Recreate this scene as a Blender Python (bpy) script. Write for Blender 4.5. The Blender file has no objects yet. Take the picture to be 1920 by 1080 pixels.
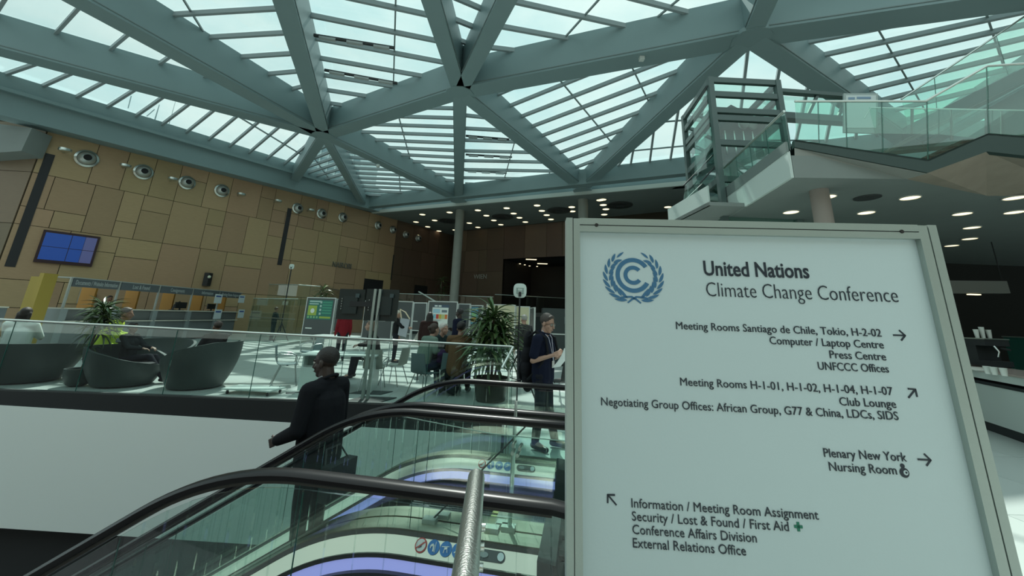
import bpy, math, random
from mathutils import Vector as V, Matrix, noise
R = math.radians
rnd = random.Random(7)
col = bpy.context.scene.collection
sc = bpy.context.scene

# ------------------------------------------------------------------ camera
FOC, PX, PY, EYE = 720.0, 960.0, 410.0, 1.65
_U = V(((1062-PX)/FOC, (2380+PY)/FOC, -1.0)).normalized()      # world up seen by the camera
_f = V((0, 0, -1)); _Y = (_f - _U*_f.dot(_U)).normalized(); _X = _Y.cross(_U)
ROT = Matrix((_X, _Y, _U))
CAM = V((0, 0, EYE))
cd = bpy.data.cameras.new('camera'); cam = bpy.data.objects.new('camera', cd); col.objects.link(cam)
cd.sensor_width = 36; cd.lens = FOC/1920*36; cd.shift_y = -(540-PY)/1920; cd.clip_start = .02; cd.clip_end = 900
cam.matrix_world = Matrix.Translation(CAM) @ ROT.to_4x4()
sc.camera = cam
def ray(x, y): return ROT @ V(((x-PX)/FOC, -(y-PY)/FOC, -1))
def onz(x, y, z): r = ray(x, y); return CAM + r*((z-EYE)/r.z)
def ony(x, y, Y): r = ray(x, y); return CAM + r*(Y/r.y)
def onp(x, y, p, n): r = ray(x, y); return CAM + r*((V(p)-CAM).dot(V(n))/r.dot(V(n)))

# ------------------------------------------------------------------ world, sun, exposure
w = bpy.data.worlds.new('sky'); sc.world = w; w.use_nodes = True
nt = w.node_tree; N = nt.nodes; L = nt.links; N.clear()
out = N.new('ShaderNodeOutputWorld'); bg = N.new('ShaderNodeBackground'); L.new(bg.outputs[0], out.inputs[0])
tc = N.new('ShaderNodeTexCoord'); mp = N.new('ShaderNodeMapping'); mp.inputs['Scale'].default_value = (1, 1, 2.2)
nz = N.new('ShaderNodeTexNoise'); nz.inputs['Scale'].default_value = 2.6; nz.inputs['Detail'].default_value = 6; nz.inputs['Roughness'].default_value = .6
L.new(tc.outputs['Generated'], mp.inputs[0]); L.new(mp.outputs[0], nz.inputs[0])
cr = N.new('ShaderNodeValToRGB'); cr.color_ramp.elements[0].position = .3; cr.color_ramp.elements[1].position = .72
cr.color_ramp.elements[0].color = (.50, .76, .775, 1); cr.color_ramp.elements[1].color = (.84, .96, .925, 1)
L.new(nz.outputs[0], cr.inputs[0]); L.new(cr.outputs[0], bg.inputs[0]); bg.inputs[1].default_value = 1.0
sd = bpy.data.lights.new('sun', 'SUN'); sd.energy = 5.0; sd.angle = R(.8); sd.color = (1, .98, .92)
so = bpy.data.objects.new('sun', sd); col.objects.link(so); so.location = (0, 0, 40)
SUNDIR = V((-.12, .62, 1.0)).normalized()                    # towards the sun: ahead of the camera and high
so.rotation_euler = SUNDIR.to_track_quat('Z', 'Y').to_euler()
sc.view_settings.view_transform = 'Standard'; sc.view_settings.look = 'None'
sc.view_settings.exposure = 0.30; sc.view_settings.gamma = 1; sc.view_settings.use_curve_mapping = False
sc.cycles.transparent_max_bounces = 40; sc.cycles.max_bounces = 8; sc.cycles.diffuse_bounces = 4; sc.cycles.glossy_bounces = 3
sc.cycles.caustics_reflective = False; sc.cycles.caustics_refractive = False; sc.cycles.sample_clamp_indirect = 4

# ------------------------------------------------------------------ materials
MATS = {}
def mat(name, c, rough=.6, metal=0, emit=None, es=1, var=0, vscale=8, bump=0, bscale=60, spec=.5, stretch=(1, 1, 1), alpha=1):
    if name in MATS: return MATS[name]
    m = bpy.data.materials.new(name); m.use_nodes = True; t = m.node_tree; b = t.nodes['Principled BSDF']
    b.inputs['Base Color'].default_value = (*c, 1); b.inputs['Roughness'].default_value = rough
    b.inputs['Metallic'].default_value = metal; b.inputs['Specular IOR Level'].default_value = spec; b.inputs['Alpha'].default_value = alpha
    if emit: b.inputs['Emission Color'].default_value = (*emit, 1); b.inputs['Emission Strength'].default_value = es
    if var or bump:
        tc = t.nodes.new('ShaderNodeTexCoord'); mp = t.nodes.new('ShaderNodeMapping'); mp.inputs['Scale'].default_value = stretch
        t.links.new(tc.outputs['Object'], mp.inputs[0])
    if var:
        n = t.nodes.new('ShaderNodeTexNoise'); n.inputs['Scale'].default_value = vscale; n.inputs['Detail'].default_value = 4
        t.links.new(mp.outputs[0], n.inputs[0])
        mx = t.nodes.new('ShaderNodeMix'); mx.data_type = 'RGBA'
        mx.inputs['A'].default_value = (*[max(0, q*(1-var)) for q in c], 1); mx.inputs['B'].default_value = (*[min(1, q*(1+var)) for q in c], 1)
        t.links.new(n.outputs[0], mx.inputs['Factor']); t.links.new(mx.outputs['Result'], b.inputs['Base Color'])
    if bump:
        n = t.nodes.new('ShaderNodeTexNoise'); n.inputs['Scale'].default_value = bscale; t.links.new(mp.outputs[0], n.inputs[0])
        bp = t.nodes.new('ShaderNodeBump'); bp.inputs['Strength'].default_value = bump; bp.inputs['Distance'].default_value = .01
        t.links.new(n.outputs[0], bp.inputs['Height']); t.links.new(bp.outputs[0], b.inputs['Normal'])
    MATS[name] = m; return m
def glass(name, tint, refl=.1, rough=.0, rc=(1, 1, 1)):
    if name in MATS: return MATS[name]
    m = bpy.data.materials.new(name); m.use_nodes = True; t = m.node_tree; t.nodes.clear()
    o = t.nodes.new('ShaderNodeOutputMaterial'); tr = t.nodes.new('ShaderNodeBsdfTransparent'); tr.inputs[0].default_value = (*tint, 1)
    g = t.nodes.new('ShaderNodeBsdfGlossy'); g.inputs['Color'].default_value = (*rc, 1); g.inputs['Roughness'].default_value = rough
    lw = t.nodes.new('ShaderNodeLayerWeight'); lw.inputs[0].default_value = .5
    ma = t.nodes.new('ShaderNodeMath'); ma.operation = 'POWER'; ma.inputs[1].default_value = 3; t.links.new(lw.outputs['Facing'], ma.inputs[0])
    mb = t.nodes.new('ShaderNodeMath'); mb.operation = 'MULTIPLY_ADD'; mb.inputs[1].default_value = .7; mb.inputs[2].default_value = refl
    t.links.new(ma.outputs[0], mb.inputs[0]); mx = t.nodes.new('ShaderNodeMixShader')
    t.links.new(mb.outputs[0], mx.inputs[0]); t.links.new(tr.outputs[0], mx.inputs[1]); t.links.new(g.outputs[0], mx.inputs[2])
    t.links.new(mx.outputs[0], o.inputs[0]); MATS[name] = m; return m
def varied(name, c, rough, v, grain=None):                    # one hue per object, plus fine grain
    m = mat(name, c, rough); t = m.node_tree; b = t.nodes['Principled BSDF']
    oi = t.nodes.new('ShaderNodeObjectInfo'); h = t.nodes.new('ShaderNodeHueSaturation'); h.inputs['Color'].default_value = (*c, 1)
    mr = t.nodes.new('ShaderNodeMapRange'); mr.inputs['To Min'].default_value = 1-v; mr.inputs['To Max'].default_value = 1+v
    t.links.new(oi.outputs['Random'], mr.inputs[0]); t.links.new(mr.outputs[0], h.inputs['Value'])
    m2 = t.nodes.new('ShaderNodeMath'); m2.operation = 'MULTIPLY'; m2.inputs[1].default_value = 7.31
    m3 = t.nodes.new('ShaderNodeMath'); m3.operation = 'FRACT'; t.links.new(oi.outputs['Random'], m2.inputs[0]); t.links.new(m2.outputs[0], m3.inputs[0])
    mr2 = t.nodes.new('ShaderNodeMapRange'); mr2.inputs['To Min'].default_value = .482; mr2.inputs['To Max'].default_value = .508
    t.links.new(m3.outputs[0], mr2.inputs[0]); t.links.new(mr2.outputs[0], h.inputs['Hue'])
    last = h.outputs[0]
    if grain:
        tc = t.nodes.new('ShaderNodeTexCoord'); mp = t.nodes.new('ShaderNodeMapping'); mp.inputs['Scale'].default_value = grain
        n = t.nodes.new('ShaderNodeTexNoise'); n.inputs['Scale'].default_value = 3; n.inputs['Detail'].default_value = 5
        t.links.new(tc.outputs['Object'], mp.inputs[0]); t.links.new(mp.outputs[0], n.inputs[0])
        k = t.nodes.new('ShaderNodeMapRange'); k.inputs['To Min'].default_value = .86; k.inputs['To Max'].default_value = 1.14; t.links.new(n.outputs[0], k.inputs[0])
        h2 = t.nodes.new('ShaderNodeHueSaturation'); t.links.new(last, h2.inputs['Color']); t.links.new(k.outputs[0], h2.inputs['Value']); last = h2.outputs[0]
    t.links.new(last, b.inputs['Base Color']); return m
M_BEAM = mat('painted_steel', (.20, .285, .295), .45, var=.06, vscale=.6)
M_BAR = mat('glazing_bar_paint', (.17, .22, .22), .4)
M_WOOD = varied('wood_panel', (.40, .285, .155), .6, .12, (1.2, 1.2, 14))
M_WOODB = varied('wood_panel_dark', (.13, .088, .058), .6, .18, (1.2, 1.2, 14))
M_JOINT = mat('panel_joint', (.035, .028, .015), .8)
M_DARK = mat('dark_void', (.012, .013, .014), .9)
M_BLACK = mat('black_paint', (.015, .018, .02), .5)
M_WHITE = mat('white_plaster', (.55, .66, .63), .55, bump=.1, bscale=40)
M_SOFF = mat('grey_soffit', (.21, .24, .23), .7, var=.08, vscale=1.5)
M_CONC = mat('tan_concrete', (.30, .255, .205), .75, var=.25, vscale=2.2, bump=.3, bscale=25)
M_STEEL = mat('brushed_steel', (.62, .66, .62), .28, 1, bump=.15, bscale=200, stretch=(1, 1, .02))
M_STEELD = mat('deck_steel', (.60, .58, .49), .32, 1)
M_RUB = mat('black_rubber', (.012, .011, .012), .33, spec=.22)
M_ROOFG = glass('roof_glass', (.93, .97, .96), .02)
M_GL = glass('balustrade_glass', (.91, .968, .952), .04)
M_GLE = mat('glass_edge', (.02, .10, .08), .2)
M_GLD = glass('tower_glass', (.80, .91, .88), .05)
M_GLG = glass('green_glass', (.74, .90, .84), .06)
M_LAMP = mat('lamp_disc', (.9, .85, .6), .5, emit=(1, .87, .55), es=1.35)
M_FLOOR = None

# ------------------------------------------------------------------ mesh helpers
class MB:
    def __init__(s): s.v = []; s.f = []; s.m = []; s.mi = 0
    def add(s, vs, fs):
        k = len(s.v); s.v += [V(p) for p in vs]; s.f += [tuple(i+k for i in f) for f in fs]; s.m += [s.mi]*len(fs); return s
    def box(s, a, b, rz=0, at=None):
        (x0, y0, z0), (x1, y1, z1) = a, b
        vs = [V((x, y, z)) for z in (z0, z1) for x, y in ((x0, y0), (x1, y0), (x1, y1), (x0, y1))]
        if rz or at is not None:
            m = Matrix.Rotation(rz, 3, 'Z'); at = V(at) if at is not None else V((0, 0, 0)); vs = [m @ p + at for p in vs]
        return s.add(vs, [(3, 2, 1, 0), (4, 5, 6, 7), (0, 1, 5, 4), (1, 2, 6, 5), (2, 3, 7, 6), (3, 0, 4, 7)])
    def beam(s, p, q, wd, h, up=(0, 0, 1), off=0):              # p,q: bottom centre line; rises by h
        p = V(p); q = V(q); d = (q-p).normalized(); sd = d.cross(V(up)).normalized(); u = sd.cross(d).normalized()
        c = [(-wd/2, off), (wd/2, off), (wd/2, off+h), (-wd/2, off+h)]
        return s.add([e + sd*a + u*b for e in (p, q) for a, b in c], [(0, 1, 2, 3), (7, 6, 5, 4), (0, 4, 5, 1), (1, 5, 6, 2), (2, 6, 7, 3), (3, 7, 4, 0)])
    def tube(s, pts, r, n=8, cap=True):
        pts = [V(p) for p in pts]; rs = r if isinstance(r, (list, tuple)) else [r]*len(pts); rings = []; k = len(s.v); u = None
        for i, p in enumerate(pts):
            d = (pts[min(i+1, len(pts)-1)] - pts[max(i-1, 0)]).normalized()
            if u is None: u = d.orthogonal().normalized()
            u = (u - d*u.dot(d)).normalized(); w_ = d.cross(u)
            for j in range(n):
                a = 2*math.pi*j/n; s.v.append(p + (u*math.cos(a)+w_*math.sin(a))*rs[i])
        for i in range(len(pts)-1):
            for j in range(n): s.f.append((k+i*n+j, k+i*n+(j+1) % n, k+(i+1)*n+(j+1) % n, k+(i+1)*n+j)); s.m.append(s.mi)
        if cap:
            s.f.append(tuple(k+j for j in reversed(range(n)))); s.f.append(tuple(k+(len(pts)-1)*n+j for j in range(n))); s.m += [s.mi]*2
        return s
    def prism(s, poly, ext):                                    # 3-D polygon extruded by a vector
        n = len(poly); e = V(ext)
        vs = [V(p) for p in poly] + [V(p)+e for p in poly]
        return s.add(vs, [tuple(reversed(range(n))), tuple(range(n, 2*n))] + [(i, (i+1) % n, n+(i+1) % n, n+i) for i in range(n)])
    def lathe(s, prof, at=(0, 0, 0), n=20, fn=None):             # prof: (radius, z)
        at = V(at); vs = []
        for r, z in prof:
            for j in range(n):
                a = 2*math.pi*j/n; p = V((r*math.cos(a), r*math.sin(a), z)); vs.append((fn(p) if fn else p)+at)
        fs = [(i*n+j, i*n+(j+1) % n, (i+1)*n+(j+1) % n, (i+1)*n+j) for i in range(len(prof)-1) for j in range(n)]
        fs += [tuple(reversed(range(n))), tuple((len(prof)-1)*n+j for j in range(n))]
        return s.add(vs, fs)
    def ell(s, c, r, n=12, m=8, rot=None):
        c = V(c); vs = []; r = r if isinstance(r, (tuple, list)) else (r, r, r)
        for i in range(m+1):
            t = math.pi*i/m
            for j in range(n):
                a = 2*math.pi*j/n; p = V((r[0]*math.sin(t)*math.cos(a), r[1]*math.sin(t)*math.sin(a), r[2]*math.cos(t)))
                if rot: p = rot @ p
                vs.append(p+c)
        return s.add(vs, [(i*n+j, (i+1)*n+j, (i+1)*n+(j+1) % n, i*n+(j+1) % n) for i in range(m) for j in range(n)])
    def sweep(s, prof, path, closed=True):                      # prof(u2d list) swept: path = list of (origin, side, up)
        k = len(s.v); n = len(prof)
        for o, sd, up in path:
            for a, b in prof: s.v.append(V(o)+V(sd)*a+V(up)*b)
        for i in range(len(path)-1):
            for j in range(n if closed else n-1):
                s.f.append((k+i*n+j, k+i*n+(j+1) % n, k+(i+1)*n+(j+1) % n, k+(i+1)*n+j)); s.m.append(s.mi)
        if closed: s.f += [tuple(k+j for j in reversed(range(n))), tuple(k+(len(path)-1)*n+j for j in range(n))]; s.m += [s.mi]*2
        return s
    def mesh(s, name, mats, smooth=False):
        me = bpy.data.meshes.new(name); me.from_pydata(s.v, [], s.f)
        for m in (mats if isinstance(mats, (list, tuple)) else [mats]): me.materials.append(m)
        if len(me.materials) > 1: me.polygons.foreach_set('material_index', s.m)
        import bmesh
        bm = bmesh.new(); bm.from_mesh(me)
        bmesh.ops.recalc_face_normals(bm, faces=bm.faces); bm.to_mesh(me); bm.free()
        if smooth:
            me.polygons.foreach_set('use_smooth', [True]*len(me.polygons))
            try: me.set_sharp_from_angle(angle=R(38))
            except Exception: pass
        return me
    def build(s, name, mats, parent=None, smooth=False, loc=None):
        if loc is not None:
            l = V(loc); s.v = [p-l for p in s.v]
        o = bpy.data.objects.new(name, s.mesh(name, mats, smooth)); col.objects.link(o)
        if loc is not None: o.location = loc
        if parent: o.parent = parent
        return o
def tag(o, label=None, cat=None, group=None, kind=None):
    for k, x in (('label', label), ('category', cat), ('group', group), ('kind', kind)):
        if x: o[k] = x
    return o
def thing(name, loc, label, cat, rz=0, group=None, kind=None):
    o = bpy.data.objects.new(name, None); col.objects.link(o); o.location = loc; o.rotation_euler = (0, 0, rz); o.empty_display_size = .2
    return tag(o, label, cat, group, kind)
def copy_tree(o, parent=None):
    c = o.copy(); col.objects.link(c)
    if parent: c.parent = parent
    for ch in list(o.children): copy_tree(ch, c)
    return c
def text_mesh(s, size, extrude=.001, offset=0, width=None, align='LEFT', res=3, shear=0):
    cu = bpy.data.curves.new('txt', 'FONT'); cu.body = s; cu.size = size; cu.extrude = extrude; cu.offset = offset
    cu.align_x = 'LEFT'; cu.resolution_u = res; cu.shear = shear
    o = bpy.data.objects.new('txt', cu); col.objects.link(o)
    dg = bpy.context.evaluated_depsgraph_get(); me = bpy.data.meshes.new_from_object(o.evaluated_get(dg))
    bpy.data.objects.remove(o); bpy.data.curves.remove(cu)
    xs = [v.co.x for v in me.vertices]; x0, x1 = min(xs), max(xs); k = (width/(x1-x0)) if width else 1
    for v in me.vertices: v.co.x = (v.co.x-x0)*k - ((x1-x0)*k if align == 'RIGHT' else (x1-x0)*k/2 if align == 'CENTER' else 0)
    return me
def put_text(name, s, size, P, xdir, updir, m, parent, **kw):
    me = text_mesh(s, size, **kw); me.materials.clear(); me.materials.append(m)
    x = V(xdir).normalized(); u = V(updir).normalized(); n = x.cross(u)
    mw = Matrix((x, u, n)).transposed().to_4x4(); mw.translation = V(P)
    me.transform(mw); me.name = name
    if parent is not None:
        me.transform(parent.matrix_basis.inverted())
    o = bpy.data.objects.new(name, me); col.objects.link(o); o.parent = parent; return o
# ================================================================== ROOM SHELL
def floor_mat():
    m = mat('pale_stone_floor', (.44, .49, .47), .32, var=.10, vscale=1.2)
    return m
M_FLOOR = floor_mat()
b = MB()
b.box((0, -4, -.3), (30, 7.85, 0)); b.box((-40, 7.85, -.3), (30, 60, 0))
fl = b.build('floor', M_FLOOR); tag(fl, 'pale polished stone floor of the hall', None, None, 'structure')
# stone tiles on the part of the floor close enough to show its joints
tm = varied('stone_tile', (.46, .51, .49), .3, .05)
nt_ = 0
for i in range(26):
    for j in range(11):
        x = -7.2 + i*1.2; y = 7.95 + j*1.2 if x < 0 else -1.2 + j*1.8
        dy = 1.2 if x < 0 else 1.8
        if x >= 0 and y > 16: continue
        q = MB().box((x+.004, y+.004, -.002), (x+1.196, y+dy-.004, .004)); q.build('tile', tm, fl)
# lower storey seen through the opening
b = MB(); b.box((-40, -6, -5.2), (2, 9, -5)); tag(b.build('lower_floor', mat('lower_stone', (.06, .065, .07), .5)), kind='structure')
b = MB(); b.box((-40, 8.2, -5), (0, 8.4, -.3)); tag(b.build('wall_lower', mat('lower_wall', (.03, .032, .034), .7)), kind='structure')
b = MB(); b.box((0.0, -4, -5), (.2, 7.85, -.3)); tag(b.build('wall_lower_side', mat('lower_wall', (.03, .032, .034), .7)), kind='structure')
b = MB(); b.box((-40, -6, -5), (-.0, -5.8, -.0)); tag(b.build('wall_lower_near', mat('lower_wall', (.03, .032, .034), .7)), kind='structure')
# fascia of the opening: a black band over a white parapet panel
b = MB(); b.prism([(-16, 7.80, 0), (0, 7.80, 0), (0, 7.80, -.44), (-16, 7.80, -.12)], (0, .12, 0))
tag(b.build('trim_1', mat('black_fascia', (.012, .015, .017), .5)), kind='structure')
b = MB(); b.prism([(-16, 7.79, -.10), (-.02, 7.79, -.44), (-.02, 7.79, -2.36), (-16, 7.79, -1.98)], (0, .08, 0))
tag(b.build('wall_parapet', mat('parapet_white', (.86, .92, .89), .6, bump=.05)), kind='structure')
# side fascia of the landing edge
b = MB(); b.box((-.04, 4.2, -.4), (0.0, 7.85, 0.0)); tag(b.build('trim_2', M_BLACK), kind='structure')

# ---- left timber wall: vertical plane through A, heading H
ZW = 10.27
WA = onz(162, 298, 8.98); WB = onz(783, 447, 8.98); WA.z = WB.z = 0
WD = (WB-WA).normalized(); WN = V((WD.y, -WD.x, 0))             # WN points into the hall
def wall(px, py, out=0.0): p = onp(px, py, WA+WN*out, WN); return p
def wco(s, z, out=0.0): return WA + WD*s + V((0, 0, z)) + WN*out
def ws(px, py): p = wall(px, py); return (p-WA).dot(WD), p.z
S0 = ws(84, 260)[0]; S1 = ws(856, 461)[0]
def split(r, depth, out, mn, mx, rg):
    x0, y0, x1, y1 = r; wd, h = x1-x0, y1-y0
    if (wd < mx and h < mx and (rg.random() < .45 or max(wd, h) < mn*2)) or max(wd, h) < mn*1.6: out.append(r); return
    if wd > h*rg.uniform(.75, 1.25):
        c = x0+wd*rg.choice((.34, .5, .66, .4)); split((x0, y0, c, y1), depth+1, out, mn, mx, rg); split((c, y0, x1, y1), depth+1, out, mn, mx, rg)
    else:
        c = y0+h*rg.choice((.34, .5, .66, .6)); split((x0, y0, x1, c), depth+1, out, mn, mx, rg); split((x0, c, x1, y1), depth+1, out, mn, mx, rg)
def clad(par, P, x0, x1, z0, z1, m, mn, mx, seed, jit=.5):
    """P(s, z, out) -> point; panels proud of the wall with recessed joints between"""
    rg = random.Random(seed); rs = []
    nb = max(1, round((x1-x0)/6)); nr = max(1, round((z1-z0)/2.4))
    for i in range(nb):
        for j in range(nr): split((x0+(x1-x0)*i/nb, z0+(z1-z0)*j/nr, x0+(x1-x0)*(i+1)/nb, z0+(z1-z0)*(j+1)/nr), 0, rs, mn, mx, rg)
    g = .013
    for a, c, d, e in rs[:300]:
        q = MB(); q.prism([P(a+g, c+g, .01), P(d-g, c+g, .01), P(d-g, e-g, .01), P(a+g, e-g, .01)], P(0, 0, .03+.006*rg.random())-P(0, 0, .0))
        q.build('wood_panel', m, par)
    return len(rs)
def slab(name, P, x0, x1, z0, z1, m, th=.3):
    q = MB(); q.prism([P(x0, z0, 0), P(x1, z0, 0), P(x1, z1, 0), P(x0, z1, 0)], P(0, 0, -th)-P(0, 0, 0))
    return tag(q.build(name, m), kind='structure')
wl = slab('wall_left', wco, S0, S1, 0, ZW+.6, M_JOINT); SMID = ws(742, 440)[0]
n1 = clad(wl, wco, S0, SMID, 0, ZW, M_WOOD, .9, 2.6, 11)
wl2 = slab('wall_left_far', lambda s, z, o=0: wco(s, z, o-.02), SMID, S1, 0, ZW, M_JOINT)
n2 = clad(wl2, wco, SMID, S1, 0, ZW, M_WOODB, 1.5, 4.0, 12)  # same wall in darker wood: shade under the back ceiling put into the colour
# the wall turns: a second timber wall closer on the left
C0 = wco(S0, 0); D2 = V((-1, -.06, 0)).normalized(); N2_ = V((D2.y*-1, D2.x, 0)); N2_ = V((.06, -1, 0)).normalized()
def wco2(s, z, out=0.0): return C0 + D2*s + V((0, 0, z)) + N2_*out
wl3 = slab('wall_side', wco2, 0, 9, 0, ZW+.6, M_JOINT)
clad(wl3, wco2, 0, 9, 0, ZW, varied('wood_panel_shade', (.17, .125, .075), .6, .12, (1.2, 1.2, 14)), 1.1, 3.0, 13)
q = MB(); a_ = [onp(x, y, C0+N2_*.9, N2_) for x, y in ((-60, 225), (60, 240), (40, 283), (-60, 290))]; q.prism(a_, -N2_*.9); tag(q.build('ceiling_side', M_SOFF), kind='structure')
# back walls
B0 = onz(866, 433, 10.22); B1 = onz(1300, 392, 10.22); B0.z = B1.z = 0
BD = (B1-B0).normalized(); BN = V((BD.y, -BD.x, 0))
def bco(s, z, out=0.0): return B0 + BD*s + V((0, 0, z)) + BN*out
def bs(px, py): p = onp(px, py, B0, BN); return (p-B0).dot(BD), p.z
o0 = bs(944, 486); o1 = (bs(1066, 480)[0]+5, 0); ZO = o0[1]
slab('wall_back', bco, -.5, o0[0], 0, 10.4, M_JOINT); 
wb = [o for o in col.objects if o.name == 'wall_back'][0]
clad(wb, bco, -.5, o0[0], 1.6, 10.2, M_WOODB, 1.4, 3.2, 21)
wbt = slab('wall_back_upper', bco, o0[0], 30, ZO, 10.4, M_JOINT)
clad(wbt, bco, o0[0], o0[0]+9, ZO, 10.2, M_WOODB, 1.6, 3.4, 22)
# recess behind the opening with its lamps, and dark far shell
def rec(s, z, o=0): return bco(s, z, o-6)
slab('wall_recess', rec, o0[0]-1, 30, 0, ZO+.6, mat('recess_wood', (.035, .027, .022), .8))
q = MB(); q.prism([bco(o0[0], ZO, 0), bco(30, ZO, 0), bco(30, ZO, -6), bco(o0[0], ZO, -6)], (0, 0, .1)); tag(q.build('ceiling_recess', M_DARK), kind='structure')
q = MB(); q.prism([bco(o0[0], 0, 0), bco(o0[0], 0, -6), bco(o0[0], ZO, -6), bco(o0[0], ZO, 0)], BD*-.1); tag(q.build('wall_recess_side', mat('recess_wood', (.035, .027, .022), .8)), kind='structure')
q = MB(); q.prism([bco(-.5, 0, -.05), bco(-.5, 0, -14), bco(-.5, 10.3, -14), bco(-.5, 10.3, -.05)], BD*.2); tag(q.build('wall_return', M_JOINT), kind='structure')
q = MB(); q.prism([wco(S1-.1, 0), wco(S1-.1, 10.3), bco(-.5, 10.3, -12), bco(-.5, 0, -12)], (0, .3, 0)); tag(q.build('wall_far', M_WOODB), kind='structure')

# ---- raised gallery at the back (its floor edge hides behind the display boards)
ZG = 2.15
g0 = onz(735, 553, 3.25); g1 = onz(1200, 568, 3.25)
GD = (g1-g0).normalized(); GD.z = 0; GD.normalize()
q = MB(); q.prism([V((g0.x, g0.y, ZG)), V((g1.x+6, g1.y, ZG)), V((g1.x+10, 44, ZG)), V((g0.x-4, 44, ZG))], (0, 0, -.35)); 
tag(q.build('floor_gallery', mat('gallery_floor', (.10, .10, .095), .6)), kind='structure')
q = MB(); q.prism([V((g0.x, g0.y+.1, 0)), V((g1.x+6, g1.y+.1, 0)), V((g1.x+6, g1.y+.1, ZG)), V((g0.x, g0.y+.1, ZG))], (0, .2, 0))
tag(q.build('wall_gallery', mat('gallery_front', (.03, .04, .04), .6)), kind='structure')

# ---- back ceiling under the office floor, with round lamps
K = onz(690, 397, 10.22)
cz = 10.24
CE0, CE1 = onz(690, 401, cz), onz(1290, 347, cz); CE2 = CE1+(CE1-CE0)*1.0
q = MB(); q.prism([CE0-(CE1-CE0)*.05, CE2, V((45, 20, cz)), V((30, 60, cz)), V((-8, 60, cz))], (0, 0, .3))
cb = tag(q.build('ceiling_back', M_SOFF), kind='structure')
lamp0 = None
def downlight(p, r, label, group, nm='downlight'):
    global lamp0
    t = thing(nm, p, label, 'ceiling light', 0, group)
    if lamp0 is None:
        a = MB(); a.lathe([(1, 0.0), (1, -.03), (.9, -.035), (.88, 0)], n=18); b_ = MB(); b_.lathe([(.88, -.012), (.88, -.018)], n=18)
        lamp0 = (a.mesh('trim_ring', mat('lamp_ring', (.5, .5, .47), .5)), b_.mesh('lamp_disc', M_LAMP))
    for nm2, me in zip(('trim_ring', 'lamp_disc'), lamp0):
        o = bpy.data.objects.new(nm2, me); col.objects.link(o); o.parent = t; o.scale = (r, r, .7)
    return t
bk = [(718,409),(746,419),(769,428),(793,436),(815,445),(792,402),(780,416),(802,425),(823,433),(831,444),(815,413),(843,398),(848,444),(839,454),(853,460),(854,454),
      (853,431),(880,418),(896,426),(896,394),(912,404),(926,413),(939,421),(950,390),(963,400),(974,408),(985,416),(1007,385),(1016,395),(1025,403),(1033,411),(1072,388),(1073,396),(1133,402),(1125,375),(1131,384),(1136,392),(1190,370),(1257,364),(1252,388),(1130,374)]
def nth(i):
    i += 1; return '%d%s' % (i, 'th' if 10 < i % 100 < 14 else {1: 'st', 2: 'nd', 3: 'rd'}.get(i % 10, 'th'))
bk_ = [q_ for q_ in bk if q_[1] >= 372]
for x, y in bk_:
    downlight(onz(x, y, cz), .29, 'round warm ceiling light over the gallery, %s from the left' % nth(sorted(bk_).index((x, y))), 'ceiling lights over the gallery')
for i, (x, y) in enumerate([(842, 414), (942, 406), (1048, 394), (1162, 384)]):
    p = onz(x, y, cz); q = MB(); q.lathe([(.95, 0), (.95, -.06), (.8, -.1), (.35, -.06), (.3, -.02)], p, 24)
    tag(q.build('ceiling_vent', mat('vent_dark', (.05, .055, .055), .5), smooth=True), 'large dark round air outlet in the gallery ceiling, %s from the left' % ('first', 'second', 'third', 'fourth')[i], 'vent')
for i, (x, y, s) in enumerate([(996, 487, .45), (1017, 495, .45)]):
    p = bco(0, 0); p = onz(x, y, ZO-.05); q = MB(); q.box((-.5, -.1, -.0), (.5, .1, .05), 0, p)
    tag(q.build('strip_light', M_LAMP), 'short warm strip light in the recess ceiling, %s one' % ('left', 'right')[i], 'ceiling light')
for (x, y) in [(966, 494), (975, 495), (984, 497), (993, 499), (1007, 500), (1038, 501)]:
    p = onz(x, y, ZO-.04); q = MB(); q.lathe([(.09, 0), (.09, .05)], p, 10)
    tag(q.build('spot_light', M_LAMP), 'tiny spot lamp in the dark recess ceiling, %s from the left' % nth([966, 975, 984, 993, 1007, 1038].index(x)), 'ceiling light', 'spots in the recess ceiling')
# columns
for nm, pt, pb, r, lab in (('column', (863, 395), (853, 560), .36, 'tall round concrete column standing on the gallery left of the WIEN wall'), ('column', (1093, 375), (1090, 430), .36, 'tall round concrete column rising behind the top left corner of the sign')):
    p = onz(*pt, 10.22); q = MB(); q.lathe([(r, 0 if 0 else .0), (r, 10.24)], (p.x, p.y, 0), 24)
    tag(q.build(nm, mat('column_concrete', (.27, .28, .25), .7, var=.12, vscale=2), smooth=True), lab, 'column')
# dark doorways in the far timber wall (flat sheets, the shade inside put into their colour)
for i, (x0, y0, x1, y1) in enumerate([(683, 522, 716, 545), (777, 534, 800, 548)]):
    a = ws(x0, y0); c = ws(x1, y1); q = MB()
    q.prism([wco(a[0], 2.2, .03), wco(c[0], 2.2, .03), wco(c[0], a[1], .03), wco(a[0], a[1], .03)], WN*.03); tag(q.build('door_%d' % (i+1), M_DARK), kind='structure')
# shadow slots in the walls
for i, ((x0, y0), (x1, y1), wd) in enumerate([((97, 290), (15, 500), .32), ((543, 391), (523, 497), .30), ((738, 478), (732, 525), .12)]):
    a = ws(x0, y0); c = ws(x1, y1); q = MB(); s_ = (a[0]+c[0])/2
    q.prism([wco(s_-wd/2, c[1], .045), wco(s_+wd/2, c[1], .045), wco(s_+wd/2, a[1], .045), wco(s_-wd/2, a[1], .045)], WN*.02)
    tag(q.build('trim_%d' % (i+3), mat('slot_dark', (.025, .025, .028), .7)), kind='structure')
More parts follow.
